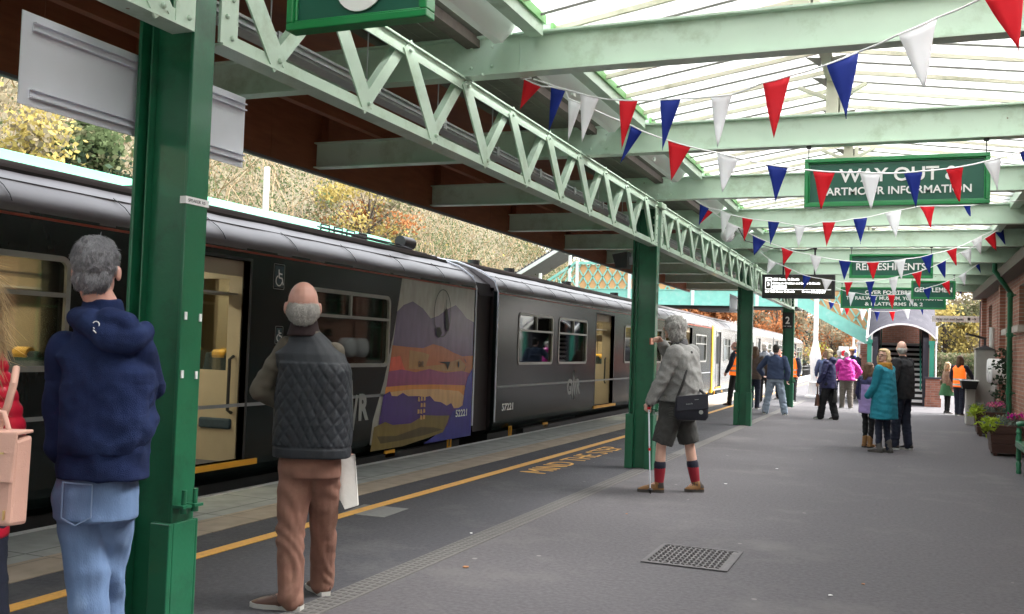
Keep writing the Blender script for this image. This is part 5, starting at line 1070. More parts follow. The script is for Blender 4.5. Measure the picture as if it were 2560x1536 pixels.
            fm.m = [0 if shoes.get('h') else part_(V(fm.v[f[0]])) for f in fm.f]; o = obj('shoe', fm, [shoes['mat'], 'shoe_trim'], R, smooth=180)
            m = MB(); so_ = []
            for t, w_ in ((0, .026), (.12, .038), (.4, .036), (.7, .048), (.9, .040), (1.02, .016)): so_.append((P_(t), w_))
            m.loft([[p+sd*w*s+U*.0, p-sd*w*s+U*.0, p-sd*w*s*1.06+U*.030*s, p+sd*w*s*1.06+U*.030*s] for p, w in so_]); obj('sole', m, shoes.get('sole', 'sole_white'), o)
            if shoes.get('sock'):
                m = MB(); c, k = J['an'+q], J['kn'+q]; m.chain([c+U*.0, c.lerp(k, .25), c.lerp(k, .52)], [.046*s, .055*s, .062*s], 14); zc = c.lerp(k, .42).z
                fm = fused(m, vox*.8, 2); fm.m = [1 if V(fm.v[f[0]]).z > zc else 0 for f in fm.f]; obj('sock', fm, ['sock_red', 'sock_navy'], R, smooth=180)
    # --- hair
    if hair:
        s = B_*hs; m = MB(); st = hair['style']; sc = s
        if st == 'short': m.ell(hd+U*.037*s-face*.026*s, (.083*sc, .095*sc, .092*sc), rot=rot); m.ell(hd-U*.035*s-face*.050*s, (.072*sc, .054*sc, .058*sc), rot=rot); 
        elif st == 'fringe': m.ell(hd-U*.025*s-face*.022*s, (.0815*sc, .088*sc, .068*sc), rot=rot); m.ell(hd-U*.055*s-face*.05*s, (.060*sc, .048*sc, .045*sc), rot=rot)
        elif st == 'bushy': m.ell(hd+U*.03*s-face*.028*s, (.094*sc, .108*sc, .098*sc), rot=rot); m.ell(hd-U*.04*s-face*.045*s, (.090*sc, .080*sc, .095*sc), rot=rot)
        elif st == 'bob': m.ell(hd+U*.045*s-face*.034*s, (.092*sc, .092*sc, .080*sc), rot=rot); m.ell(hd+U*.085*s+face*.03*s, (.066*s, .052*s, .032*s), rot=rot); [m.chain([hd+fr*q*.080*s+U*.03*s-face*.02*s, hd+fr*q*.098*s-U*.06*s-face*.015*s, hd+fr*q*.092*s-U*.12*s-face*.01*s], [.030*s, .038*s, .032*s]) for q in (-1, 1)]; m.ell(hd-U*.06*s-face*.05*s, (.09*s, .065*s, .095*s), rot=rot)
        elif st == 'long': m.ell(hd+U*.038*s-face*.03*s, (.090*sc, .096*sc, .088*sc), rot=rot); m.chain([hd-face*.05*s, hd-U*.12*s-face*.07*s, hd-U*hair.get('len', .3)*s-face*.09*s], [.085*s, .085*s, .05*s]); [m.chain([hd+fr*q*.07*s, hd+fr*q*.08*s-U*.12*s-face*.02*s, hd+fr*q*.07*s-U*hair.get('len', .3)*.85*s-face*.05*s], [.035*s, .045*s, .025*s]) for q in (-1, 1)]
        amp = hair.get('amp', .006)
        hd2 = lambda p, n: amp*(noise.noise(V((p.x*45, p.y*45, p.z*22)))+.6*noise.noise(V((p.x*110, p.y*110, p.z*40))))
        fm = fused(m, vox*.65, 2, hd2); ho = obj('hair', fm, hair['mat'], R, smooth=180)
        if vox < .0095:
            vv = np.array(fm.v); ns = 7000 if st != 'long' else 9000; ff = [fm.f[i] for i in rng.integers(0, len(fm.f), ns)]; q4 = []
            L_ = dict(short=.022, fringe=.016, bushy=.045, bob=.06, long=.13)[st]*s
            for f in ff:
                a, b, c = V(vv[f[0]]), V(vv[f[1]]), V(vv[f[2]]); n_ = (b-a).cross(c-a).normalized(); t_ = V((0, 0, -1))+V(rng.normal(0, .35, 3)); t_ = (t_-n_*t_.dot(n_)).normalized(); dr = (t_+n_*rng.uniform(.04, .30)*(1 if st != 'long' else .06)).normalized()
                w_ = n_.cross(t_).normalized()*(.0011 if st != 'bushy' else .0028); l_ = L_*rng.uniform(.5, 1.2); p0 = a-dr*.004; p1 = a+dr*l_*.5+n_*.002; p2 = a+dr*l_-n_*l_*.12
                q4 += [(p0-w_, p0+w_, p1+w_, p1-w_), (p1-w_, p1+w_, p2+w_*.3, p2-w_*.3)]
            mm = MB(); mm.v = [tuple(p) for q in q4 for p in q]; mm.f = [(i*4, i*4+1, i*4+2, i*4+3) for i in range(len(q4))]; mm.m = [0]*len(mm.f)
            hn = hair['mat']+'_strand'; bc = hair.get('sc') or dict(hair_grey=(.33, .33, .35), hair_white=(.62, .60, .57), hair_silver=(.60, .59, .57), hair_pale=(.52, .39, .23), hair_blond=(.62, .46, .25))[hair['mat']]
            if hn not in MATS: leafmat(hn, bc)
            so3 = obj('hair_strands', mm, hn, ho); so3['kind'] = 'stuff'
    return R
def t_lift(J, q): return J['toe'+q].z > .06
M('shoe_trim', (.06, .05, .045), .8); M('sole_white', (.5, .5, .47), .6); M('sole_dark', (.06, .055, .05), .8); M('sock_red', (.28, .012, .025), .85); M('sock_navy', (.012, .014, .03), .85)
def cloth(name, col, var=.14, rough=.9, bs=400, sc=9, bump=.35): return M(name, col, rough, var=var, scale=sc, bump=bump, bscale=bs)
def hairm(name, col, v=.3): return M(name, col, .65, var=v, scale=60, stretch=(1, 1, .35), bump=.6, bscale=180)
hairm('hair_grey', (.25, .25, .265), .4); hairm('hair_white', (.55, .53, .50), .12); hairm('hair_silver', (.46, .45, .43), .25); hairm('hair_blond', (.58, .42, .22)); hairm('hair_brown', (.11, .06, .03)); hairm('hair_dark', (.04, .035, .03)); hairm('hair_pale', (.5, .38, .22))
M('navy_fleece', (.013, .023, .075), .95, var=.3, scale=10, bump=.5, bscale=350, dirt=(.022, .038, .105), dscale=5, spec=.2); M('denim', (.13, .21, .37), .9, var=.30, scale=9, bump=.2, bscale=260, dirt=(.24, .34, .50), dscale=4, stretch=(1, 1, .4)); cloth('denim_pale', (.30, .37, .46), .14); cloth('quilt_vest', (.015, .019, .025), .15, .55); M('cord_brown', (.25, .125, .09), .9, var=.25, scale=8, bump=.5, bscale=300, dirt=(.33, .18, .13), dscale=5)
cloth('olive_knit', (.12, .105, .08)); cloth('grey_tweed', (.25, .25, .24), .22, sc=70, bump=.6); cloth('shorts_grey', (.05, .05, .047), .3, sc=14); cloth('black_cloth', (.012, .012, .014)); cloth('teal_wool', (.012, .20, .27), .1); cloth('mustard', (.34, .16, .02), .2, sc=30)
cloth('lilac', (.36, .27, .56), .06, .6); cloth('navy_coat', (.022, .024, .09), .1, .6); cloth('magenta_coat', (.60, .02, .33), .1, .5); cloth('blazer', (.05, .075, .15)); cloth('khaki', (.15, .13, .11)); cloth('dark_navy', (.015, .02, .04)); cloth('green_skirt', (.05, .16, .07)); cloth('tan_coat', (.30, .18, .12)); cloth('maroon', (.025, .012, .013)); cloth('grey_coat', (.14, .15, .17)); cloth('brown_jkt', (.10, .07, .055))
M('hivis', (1.0, .17, .015), .6, var=.04, emit=.15); M('reflective', (.55, .55, .55), .4); M('puffer_red', (.50, .012, .035), .38, var=.08, bump=.1); M('leather_brown', (.10, .045, .03), .4, var=.2); M('boot_tan', (.26, .13, .045), .7, var=.2, bump=.2, bscale=100); M('boot_grey', (.10, .095, .09), .8); M('shoe_black', (.015, .015, .018), .5)
M('pink_leather', (.56, .33, .26), .45, var=.06, bump=.25, bscale=250); M('gold', (.6, .45, .2), .3, metal=.8); M('bag_navy', (.012, .013, .022), .7, bump=.2); M('paper', (.66, .64, .60), .8, var=.08, bump=.2, bscale=30); M('phone_red', (.22, .06, .04), .4)

# 1 -- man in quilted gilet
J = dict(head=[-3.121,4.557,1.685],neck=[-3.112,4.566,1.59],shL=[-3.205,4.535,1.46],shR=[-2.955,4.64,1.44],elL=[-3.349,4.507,1.204],wrL=[-3.250,4.70,1.103],elR=[-2.99,4.80,1.17],wrR=[-3.01,4.85,0.95],hipL=[-3.139,4.589,0.80],hipR=[-3.008,4.664,0.80],knL=[-3.135,4.55,0.437],knR=[-3.07,4.781,0.428],anL=[-3.107,4.537,0.09],anR=[-3.14,4.90,0.09],toeL=[-3.335,4.50,0.0],heelL=[-3.045,4.56,0.0],toeR=[-3.30,5.02,0],heelR=[-3.09,4.87,0],chest=[-3.053,4.6,1.33],waist=[-3.057,4.611,1.051],hem=[-3.06,4.619,0.845])
def quilt(p, n):
    c = V((-3.055, 4.61, p.z)); a = math.atan2(p.y-c.y, p.x-c.x)*.21+.02*noise.noise(p*5)
    if p.z > 1.37 or p.z < .905: return .002*noise.noise(p*14)+(.006 if p.z < .9 else 0)-.004
    w = .075; u = abs(((a+p.z*.8)/w) % 1-.5)*2; v = abs(((a-p.z*.8)/w) % 1-.5)*2
    q = min(1-u, 1-v)
    return .0065*min(1, q*2.2)**.7-.004+.009*noise.noise(p*6)
col = lambda m, J, r, f, U, s: m.loft([ring(J['neck']-U*.06, r, f, .085, .085, p=2), ring(J['neck']-U*.005, r, f, .074, .076, p=2), ring(J['neck']+U*.018, r, f, .070, .072, p=2)])
vest = person("bald man with white side hair in a dark quilted gilet and brown corduroys", J,
    [dict(name='jumper', mat='olive_knit', w=((.17, .12), (.16, .11), (.15, .11)), sl=(.050, .058, .047), dz=.05, disp=folds(.006, 9, 14)),
     dict(name='gilet', mat='quilt_vest', w=((.215, .158), (.215, .155), (.205, .145)), sh=.065, sl=None, disp=quilt, sm=3)],
    dict(mat='cord_brown', hip=(.175, .135), leg=(.102, .078, .070), disp=folds2(.010)), dict(mat='leather_brown'), dict(style='fringe', mat='hair_white', amp=.003), 'r', face=(-.62, .78, 0), vox=.0075, hs=1.14, hands=(True, True))
m = MB(); Jn = V(J['neck']); m.loft([ring(Jn-V((0, 0, .075)), V((.93, .37, 0)), V((-.37, .93, 0)), .098, .095, p=2), ring(Jn-V((0, 0, .02)), V((.93, .37, 0)), V((-.37, .93, 0)), .08, .082, p=2), ring(Jn+V((0, 0, .02)), V((.93, .37, 0)), V((-.37, .93, 0)), .072, .074, p=2)]); obj('collar', fused(m, .008, 3), 'maroon', vest, smooth=180)
m = MB(); A = [(-2.99, 4.80, .84), (-2.93, 4.86, .84), (-2.87, 4.82, .56), (-2.92, 4.76, .54), (-2.99, 4.78, .62)]
m.loft([[V((x, y, z))+V((-.37, .93, 0))*.012*math.sin(i*2.1+k*1.4)+V((-.37, .93, 0))*k*.006 for i, (x, y, z) in enumerate(A)] for k in range(4)]); o = obj('paper_bag', m, 'paper', None, smooth=40); tag(o, "folded white paper bag held down at the gilet man's right side", "paper bag")

# 2 -- man in navy hoodie by the near column
J = dict(head=[-2.719,2.666,1.726],neck=[-2.70,2.68,1.60],shL=[-2.82,2.63,1.445],shR=[-2.565,2.735,1.435],elL=[-2.855,2.65,1.24],wrL=[-2.865,2.70,1.03],elR=[-2.62,2.85,1.30],wrR=[-2.82,3.00,1.22],hipL=[-2.765,2.684,0.89],hipR=[-2.675,2.75,0.89],knL=[-2.735,2.725,0.50],knR=[-2.80,2.86,0.50],anL=[-2.71,2.77,0.09],anR=[-2.80,2.95,0.09],toeL=[-2.83,2.95,0.0],toeR=[-2.94,3.12,0.0],chest=[-2.665,2.70,1.36],waist=[-2.675,2.71,1.16],hem=[-2.69,2.712,1.06])
def hood(m, J, r, f, U, s):
    c = J['neck']-U*.035+r*.03
    m.chain([c-r*.10-f*.03-U*.015, c-f*.085-U*.03-r*.03, c-f*.11-U*.075+r*.045, c-f*.08-U*.085+r*.105, c+r*.125-U*.055+f*.0], [.042, .05, .058, .058, .042])
    m.chain([c-f*.10-U*.02+r*.04, c-f*.09-U*.03+r*.1], [.05, .045])
_f2 = folds2(.015)
def hoodf(p, n): return _f2(p, n)*(1.3 if p.z < 1.32 else .45)
hoodie = person("grey-haired man in a navy hooded sweatshirt and blue jeans, beside the nearest column", J,
    [dict(name='undershirt', mat='navy_fleece', w=((.155, .115), (.15, .11), (.15, .11)), sl=None, dz=-.09, disp=folds(.008, 8, 10)),
     dict(name='hoodie', mat='navy_fleece', w=((.152, .122), (.165, .127), (.160, .125)), sl=(.060, .056, .048), extra=[hood], disp=hoodf, sm=4)],
    dict(name='jeans', mat='denim', hip=(.147, .115), leg=(.086, .070, .060), disp=folds2(.008), top=.1), dict(mat='leather_brown'), dict(style='short', mat='hair_grey', amp=.007), 'r', face=(-.45, .89, 0), s=1.0, hs=.95, vox=.007, hands=(False, True))
r_ = V((.93, .37, 0)); f_ = V((-.37, .93, 0)); m = MB(); c = V((-2.695, 2.60, .90)); P = [(-.05, .065), (.055, .06), (.055, -.055), (.0, -.085), (-.05, -.06)]
for a, b in zip(P, P[1:]+P[:1]): m.bar(c+r_*a[0]+V((0, 0, a[1])), c+r_*b[0]+V((0, 0, b[1])), .003, .004, tuple(f_))
obj('pocket_stitching', m, M('stitch', (.19, .27, .42), .8), hoodie)
m = MB(); c = V((-2.60, 2.556, 1.525)); rr_ = .012
P = [c+r_*rr_*math.cos(t)+V((0, 0, 1.1*rr_*math.sin(t))) for t in np.linspace(-2.4, 2.6, 10)]
for a, b in zip(P, P[1:]): m.bar(a, b, .003, .003, tuple(f_))
m.bar(c+V((0, 0, -.018))-r_*.006, c+V((0, 0, -.03))+r_*.008, .014, .003, tuple(f_)); m.bar(c+V((0, 0, -.018))-r_*.006, c+V((0, 0, -.018))+r_*.014, .003, .003, tuple(f_)); obj('emblem', m, 'white', hoodie)

# 3 -- woman in red puffer at the left edge
J = dict(head=[-2.885,2.375,1.60],neck=[-2.905,2.380,1.48],shL=[-3.06,2.31,1.387],shR=[-2.83,2.40,1.385],elL=[-3.154,2.352,1.161],wrL=[-3.16,2.488,0.973],elR=[-2.81,2.49,1.15],wrR=[-2.96,2.62,1.05],hipL=[-3.0,2.37,0.88],hipR=[-2.86,2.42,0.88],knL=[-2.99,2.40,0.483],knR=[-2.88,2.50,0.47],anL=[-2.98,2.41,0.09],anR=[-2.90,2.56,0.09],toeL=[-3.10,2.58,0],toeR=[-3.02,2.74,0])
puff = lambda p, n: .010*abs(math.sin(p.z*math.pi/.052+.7*noise.noise(p*6)))**.55-.006+.004*noise.noise(p*15)
J = {k: [v[0]-.075, v[1]-.03, v[2]] for k, v in J.items()}
red = person("long-haired blonde woman in a red puffer jacket at the left edge", J,
    [dict(name='jacket', mat='puffer_red', w=((.175, .14), (.165, .13), (.165, .125)), sl=(.07, .062, .048), disp=puff, dz=-.05, sm=3)], dict(name='jeans', mat='dark_navy', hip=(.16, .12)), dict(mat='shoe_black'), dict(style='long', mat='hair_pale', len=.40), 'p', face=(-.3, .95, 0), vox=.0085, hands=(False, False))
r = thing('satchel_backpack', "dusty pink leather satchel backpack on the red-jacketed woman's back", "backpack", (-2.82, 2.27, .86))
def bk(u, v, w): c = V((-2.765, 2.275, .87)); return tuple(c+r_*u+V((0, 0, v))-f_*w)
m = MB(); m.loft([[V(bk(-.16, 0, 0)), V(bk(.155, 0, 0)), V(bk(.16, .29, 0)), V(bk(-.15, .29, 0))], [V(bk(-.155, .01, .10)), V(bk(.15, .01, .10)), V(bk(.15, .28, .09)), V(bk(-.145, .28, .09))]]); obj('bag_body', m, 'pink_leather', r, bevel=.012)
m = MB(); m.loft([[V(bk(-.158, .145, .102)), V(bk(.153, .145, .102)), V(bk(.158, .296, .09)), V(bk(-.15, .296, .09))], [V(bk(-.158, .148, .114)), V(bk(.153, .148, .114)), V(bk(.158, .306, .098)), V(bk(-.15, .306, .098))]]); m.loft([[V(bk(-.15, .295, -.005)), V(bk(.158, .295, -.005)), V(bk(.158, .306, -.005)), V(bk(-.15, .306, -.005))], [V(bk(-.15, .295, .098)), V(bk(.158, .295, .098)), V(bk(.158, .306, .098)), V(bk(-.15, .306, .098))]]); obj('flap', m, 'pink_leather', r, bevel=.004)
m = MB(); m.bar(bk(-.13, .236, .112), bk(.125, .24, .112), .003, .006, tuple(f_)); m.ell(bk(.0, .165, .118), .008, 8, 6); m.bar(bk(.13, .03, .101), bk(.13, .06, .101), .012, .004, tuple(f_)); obj('zip', m, 'gold', r)
m = MB(); m.path([bk(.0, .3, .03), bk(.03, .37, .02), bk(.07, .36, .02), bk(.09, .3, .02)], .009, 8); m.path([bk(.04, .3, -.005), bk(.07, .38, .0), bk(.085, .45, .0), bk(.05, .50, -.08)], .012, 8); obj('strap', m, 'pink_leather', r, smooth=50)

# 4 -- man in shorts photographing with a phone
J = dict(head=[-2.261,10.154,1.753],neck=[-2.215,10.19,1.63],shL=[-2.25,10.05,1.50],shR=[-2.14,10.40,1.51],elL=[-2.34,9.985,1.173],wrL=[-2.438,9.97,0.965],elR=[-2.30,10.42,1.36],wrR=[-2.40,10.27,1.575],hipL=[-2.251,10.13,0.84],hipR=[-2.172,10.318,0.84],knL=[-2.35,10.112,0.485],knR=[-2.1,10.383,0.494],anL=[-2.363,10.129,0.10],anR=[-2.03,10.406,0.10],toeL=[-2.575,10.06,0.0],heelL=[-2.315,10.152,0.0],toeR=[-2.13,10.351,0.0],heelR=[-1.95,10.433,0.0],chest=[-2.173,10.205,1.40],waist=[-2.16,10.225,1.137],hem=[-2.182,10.22,0.97])
J['shL'] = [-2.21, 10.04, 1.50]; J['shR'] = [-2.10, 10.37, 1.50]
phone = person("white-haired man in a grey fleece, shorts and red socks taking a photo with his phone", J,
    [dict(name='fleece', mat='grey_tweed', w=((.19, .20), (.185, .20), (.185, .165)), sl=(.082, .07, .054), disp=folds(.009, 6, 10), sm=6)],
    dict(name='shorts', mat='shorts_grey', hip=(.175, .185), leg=(.118, .118, .1), shorts=.74, disp=folds2(.010)), dict(mat='boot_tan', sole='sole_dark', sock=True), dict(style='bushy', mat='hair_silver', amp=.010), 'p', face=(-1, .25, .05), s=1.04, vox=.009, curl=(1.1, .9))
m = MB(); Jn = V(J['neck'])+V((.02, 0, -.01)); m.loft([ring(Jn-V((0, 0, .05)), V((1, 0, 0)), V((0, 1, 0)), .10, .10, p=2), ring(Jn+V((0, 0, .02)), V((1, 0, 0)), V((0, 1, 0)), .078, .08, p=2)]); obj('collar', fused(m, .009, 2), 'dark_grey', phone, smooth=180)
r = thing('phone', "small reddish phone held up by the man in shorts", "phone", (-2.50, 10.27, 1.58)); m = MB(); m.box(-2.53, -2.515, 10.20, 10.34, 1.565, 1.64); M('screen_ph', (.25, .12, .08), .3, emit=.3); obj('case', m, 'phone_red', r, bevel=.004); m = MB(); m.box(-2.515, -2.513, 10.215, 10.325, 1.573, 1.632); obj('screen', m, 'screen_ph', r)
r = thing('walking_pole', "silver walking pole with a black grip leaned on by the man in shorts", "walking pole", (-2.40, 9.92, 0)); a, b = V((-2.45, 9.94, .90)), V((-2.40, 9.90, .012))
m = MB(); m.tube(a, a.lerp(b, .45), .009, n=10); m.tube(a.lerp(b, .45), b, .0065, n=10); obj('shaft', m, 'rail_white', r, smooth=40); m = MB(); m.tube(a+V((-.0, 0, .10)), a, .017, .015, n=10); m.path([a+V((0, 0, .09)), a+V((.04, -.01, .03)), a+V((.03, -.01, -.05)), a+V((0, 0, -.03))], .005, 6); m.lathe(b, [(.006, 0), (.03, .045), (.006, .06)], 12); obj('grip', m, 'black', r); m = MB(); m.tube(a.lerp(b, .47), a.lerp(b, .50), .013, n=10); m.tube(a.lerp(b, -.01), a.lerp(b, .02), .018, n=10); obj('clip', m, 'flag_r', r)
r = thing('shoulder_bag', "black messenger bag hanging behind the hip of the man in shorts", "bag", (-1.95, 10.1, .9)); R2 = V((.93, .37, 0)); F2 = V((-.37, .93, 0))
def sb(u, v, w): return V((-2.02, 10.03, .93))+R2*u+V((0, 0, v+.12*u))-F2*w
m = MB(); m.loft([ring(sb(0, -.135, 0), R2, F2, .15, .04, 20, 5), ring(sb(0, -.10, 0), R2, F2, .175, .06, 20, 5), ring(sb(0, .08, 0), R2, F2, .165, .06, 20, 5), ring(sb(0, .11, 0), R2, F2, .155, .045, 20, 5)]); obj('bag_body', m, 'bag_navy', r, smooth=50)
m = MB(); m.hexa([sb(-.165, -.03, .062), sb(.165, -.03, .062), sb(.165, -.03, .07), sb(-.165, -.03, .07), sb(-.16, .125, .05), sb(.16, .125, .05), sb(.16, .125, .062), sb(-.16, .125, .062)]); obj('flap', m, 'bag_navy', r, bevel=.004)
m = MB(); text(m, "tech", sb(-.07, .03, .07), R2+V((0, 0, .12)), (0, 0, 1), .018, ext=.001, width=.07); m.bar(sb(.02, .075, .068), sb(.06, .075, .068), .006, .004, tuple(F2)); m.tube(sb(.09, -.06, .062), sb(.09, -.06, .066), .022, n=16); obj('bag_marks', m, 'logo_grey', r)
m = MB(); m.path([sb(-.15, .11, 0), V((-2.10, 10.0, 1.2)), V((-2.05, 10.12, 1.50)), V((-2.1, 10.3, 1.56)), V((-2.3, 10.45, 1.3)), sb(.15, .11, -.02)], .014, 8); obj('strap', m, 'black', r)

# --- parametric standing / walking people
def pose(x, y, H, yawd, step=.0, spread=.09, armL=(0, 0), armR=(0, 0), lean=0, sw=.19, face=None, hemz=None):
    s = H/1.75; a = R_(yawd); f = V((-math.sin(a), math.cos(a), 0)); r = V((math.cos(a), math.sin(a), 0)); U = V((0, 0, 1)); o = V((x, y, 0)); L = lambda u, v, z: o+r*u*s+f*(v+lean*z)*s+U*z*s
    J = dict(head=L(0, .03, 1.63), neck=L(0, 0, 1.49), shL=L(-sw, 0, 1.40), shR=L(sw, 0, 1.40), hipL=L(-.085, 0, .88), hipR=L(.085, 0, .88))
    J['elL'] = L(-sw-.06-armL[0]*.3, armL[1]*.3-.02, 1.12+abs(armL[1])*.03); J['elR'] = L(sw+.06+armR[0]*.3, armR[1]*.3-.02, 1.12)
    J['wrL'] = J['elL']+(r*(.12*armL[0]+.0)+f*(.07+armL[1]*.2)-U*(.24-.2*abs(armL[1])))*s; J['wrR'] = J['elR']+(-r*.12*armR[0]+f*(.07+armR[1]*.2)-U*(.24-.2*abs(armR[1])))*s
    if step >= 0: fl, fr_ = step, -step
    else: fl, fr_ = step, -step
    for q, v, sg in (('L', fl, -1), ('R', fr_, 1)):
        J['kn'+q] = L(sg*(.085+spread)/2*1.05, v*.5+.02+lean*-.0, .47)-f*lean*.47*s; J['an'+q] = L(sg*spread, v, .09)-f*lean*.09*s; J['toe'+q] = V((*(J['an'+q]+f*.17*s+r*sg*.03).xy, 0))
        J['heel'+q] = V((*(J['an'+q]-f*.07*s).xy, 0))
    return J, s
def hv(p, J, r, f):
    z = p.z; base = J['neck'].z
    for c in (base-.42, base-.56):
        if abs(z-c) < .022: return 1
    return 0
hvt = lambda w=.19, **k: dict(name='hi_vis_vest', mat=['hivis', 'reflective'], mf=hv, w=((w, .15), (w-.005, .145), (w-.01, .135)), sl=None, disp=folds(.004), **k)
VX = .013
# teal woman
J, s = pose(-.24, 16.55, 1.66, 62, .05, .07, (-.15, .25), (-.1, .3))
J['head'] = J['head']+V((0, 0, .0)); J['hem'] = (J['hipL']+J['hipR'])/2-V((0, 0, .30))
teal = person("blonde woman with glasses, mustard scarf and long teal coat, looking back towards the camera", J,
    [dict(name='coat', mat='teal_wool', w=((.25, .20), (.205, .17), (.185, .15)), sl=(.078, .068, .056), disp=folds(.005))], dict(mat='dark_navy', leg=(.085, .062, .045), hip=(.15, .12)), dict(mat='boot_grey', sole='sole_dark', h=.09), dict(style='bob', mat='hair_blond'), 'p', face=(-.55, -.83, .05), s=s, vox=.0097, hands=(False, False))
m = MB(); c = J['neck']
for k in range(3): q = [c+V((math.cos(t)*(.085-.004*k), math.sin(t)*(.085-.004*k), -.075+.032*k)) for t in np.linspace(0, 2*math.pi, 14)]; m.path(q, .036, 10)
m.chain([c+V((-.07, -.06, -.03)), c+V((-.10, -.10, -.13)), c+V((-.11, -.10, -.20))], [.045, .05, .04]); obj('scarf', fused(m, .009, 2, folds(.006, 14, 20)), 'mustard', teal, smooth=180)
m = MB(); hd = J['head']; fc = V((-.55, -.83, .05)).normalized(); fr = fc.cross(V((0, 0, 1))).normalized()
for q in (-1, 1):
    cc = hd+fc*.097*s+fr*q*.034*s; P = [cc+fr*.026*math.cos(t)+V((0, 0, .018*math.sin(t))) for t in np.linspace(0, 2*math.pi, 13)]; m.path(P, .0028, 5)
    m.bar(cc+fr*q*.026, hd+fr*q*.085*s, .004, .006, (0, 0, 1))
obj('glasses', m, 'black', teal)
# girl
J, s = pose(-.50, 17.25, 1.43, -35, .0, .06, (.1, .1), (.1, .15), sw=.165); J['hem'] = (J['hipL']+J['hipR'])/2-V((0, 0, .14))
person("girl with long brown hair in a lilac and navy jacket, black leggings and tan boots", J,
    [dict(name='jacket', mat=['lilac', 'navy_coat'], w=((.19, .15), (.18, .14), (.165, .13)), sl=(.072, .062, .05), mf=lambda p, J, r, f: 1 if (p.z > J['neck'].z-.16 or ((p-J['neck']).dot(r) < -.07 and p.z > J['neck'].z-.42)) else 0)],
    dict(name='leggings', mat='black_cloth', leg=(.08, .055, .042), hip=(.13, .11)), dict(mat='boot_tan', sole='sole_dark', h=.10), dict(style='long', mat='hair_brown', len=.24), 'p', face=(.75, .6, .1), s=s, vox=.010)
# black-coated man behind
J, s = pose(.03, 17.3, 1.80, 62, .06, .1, (.1, .1), (.1, .2)); J['hem'] = (J['hipL']+J['hipR'])/2-V((0, 0, .06))
person("balding man in a black coat and dark jeans standing behind the woman in teal", J, [dict(name='coat', mat='black_cloth', w=((.20, .16), (.20, .16), (.19, .15)), sl=(.08, .07, .055))], dict(mat='dark_navy'), dict(mat='shoe_black'), dict(style='fringe', mat='hair_silver', amp=.003), 'p', face=(-.3, .95, 0), s=s, vox=.011)
# navy coat woman walking left
J, s = pose(-1.60, 24.2, 1.69, 75, .17, .05, (.1, .2), (.1, .1)); J['hem'] = (J['hipL']+J['hipR'])/2-V((0, 0, .10))
nv = person("fair-haired woman in a navy hooded coat and dark trousers walking left with bags", J, [dict(name='coat', mat='navy_coat', w=((.19, .20), (.17, .17), (.165, .15)), sl=(.075, .066, .054), extra=[lambda m, J, r, f, U, s: m.ell(J['neck']-f*.08-U*.03, (.10, .10, .09))])],
    dict(mat='black_cloth', leg=(.105, .09, .088)), dict(mat='shoe_black'), dict(style='bob', mat='hair_pale'), 'p', face=(-.95, -.1, 0), s=s, vox=VX)
for (dx, dy, z, c, lab) in ((-.24, -.12, .32, 'leather_brown', "dark red bag carried low on the navy-coated woman's left"), (.16, -.05, .42, 'black', "black handbag swinging behind the navy-coated woman")):
    m = MB(); c0 = V((-1.6+dx, 24.2+dy, z)); m.loft([ring(c0, V((0, 1, 0)), V((1, 0, 0)), .13, .06, 16, 4), ring(c0+V((0, 0, .28)), V((0, 1, 0)), V((1, 0, 0)), .11, .03, 16, 4)]); m.path([c0+V((0, -.08, .28)), c0+V((0, -.05, .45)), c0+V((0, .05, .45)), c0+V((0, .08, .28))], .01, 6); tag(obj('handbag', m, c, smooth=50), lab, "bag")
# magenta coat
J, s = pose(-1.48, 30.0, 1.69, 12, .08, .11, (.3, .3), (.5, .45)); J['hem'] = (J['hipL']+J['hipR'])/2-V((0, 0, .02))
person("person in a bright magenta raincoat and khaki trousers walking away", J, [dict(name='raincoat', mat='magenta_coat', w=((.25, .19), (.235, .18), (.215, .16)), sl=(.095, .08, .06), disp=folds(.014, 6, 9), extra=[lambda m, J, r, f, U, s: m.ell(J['neck']-f*.07-U*.03, (.11, .09, .08))])], dict(mat='khaki', leg=(.115, .09, .075), hip=(.19, .15)), dict(mat='boot_grey'), dict(style='short', mat='hair_silver'), 'p', s=s, vox=VX)
# blazer man
J, s = pose(-2.93, 25.0, 1.76, 0, .02, .24, (.55, .5), (.15, -.1), sw=.20); J['hem'] = (J['hipL']+J['hipR'])/2+V((0, 0, .01))
person("dark-haired man in a blue blazer and pale jeans walking away with legs apart", J, [dict(name='blazer', mat='blazer', w=((.225, .15), (.20, .14), (.20, .14)), sl=(.08, .07, .056), disp=folds(.007, 5, 9))], dict(name='jeans', mat='denim_pale', leg=(.11, .085, .08), hip=(.17, .13), disp=folds(.012, 6, 12)), dict(mat='shoe_black'), dict(style='short', mat='hair_dark'), 'p', s=s, vox=VX)
# hi-vis man behind third column
J, s = pose(-4.42, 28.1, 1.84, 80, .12, .08, (.1, .2), (.1, .2))
person("balding man in an orange hi-vis vest half hidden behind the third column", J, [dict(name='jumper', mat='dark_navy', w=((.17, .13), (.17, .13), (.165, .13)), sl=(.075, .066, .05)), hvt()], dict(mat='black_cloth'), dict(mat='leather_brown', sole='sole_dark'), dict(style='fringe', mat='hair_grey', amp=.003), 'r', face=(-.9, -.2, 0), s=s, vox=VX)
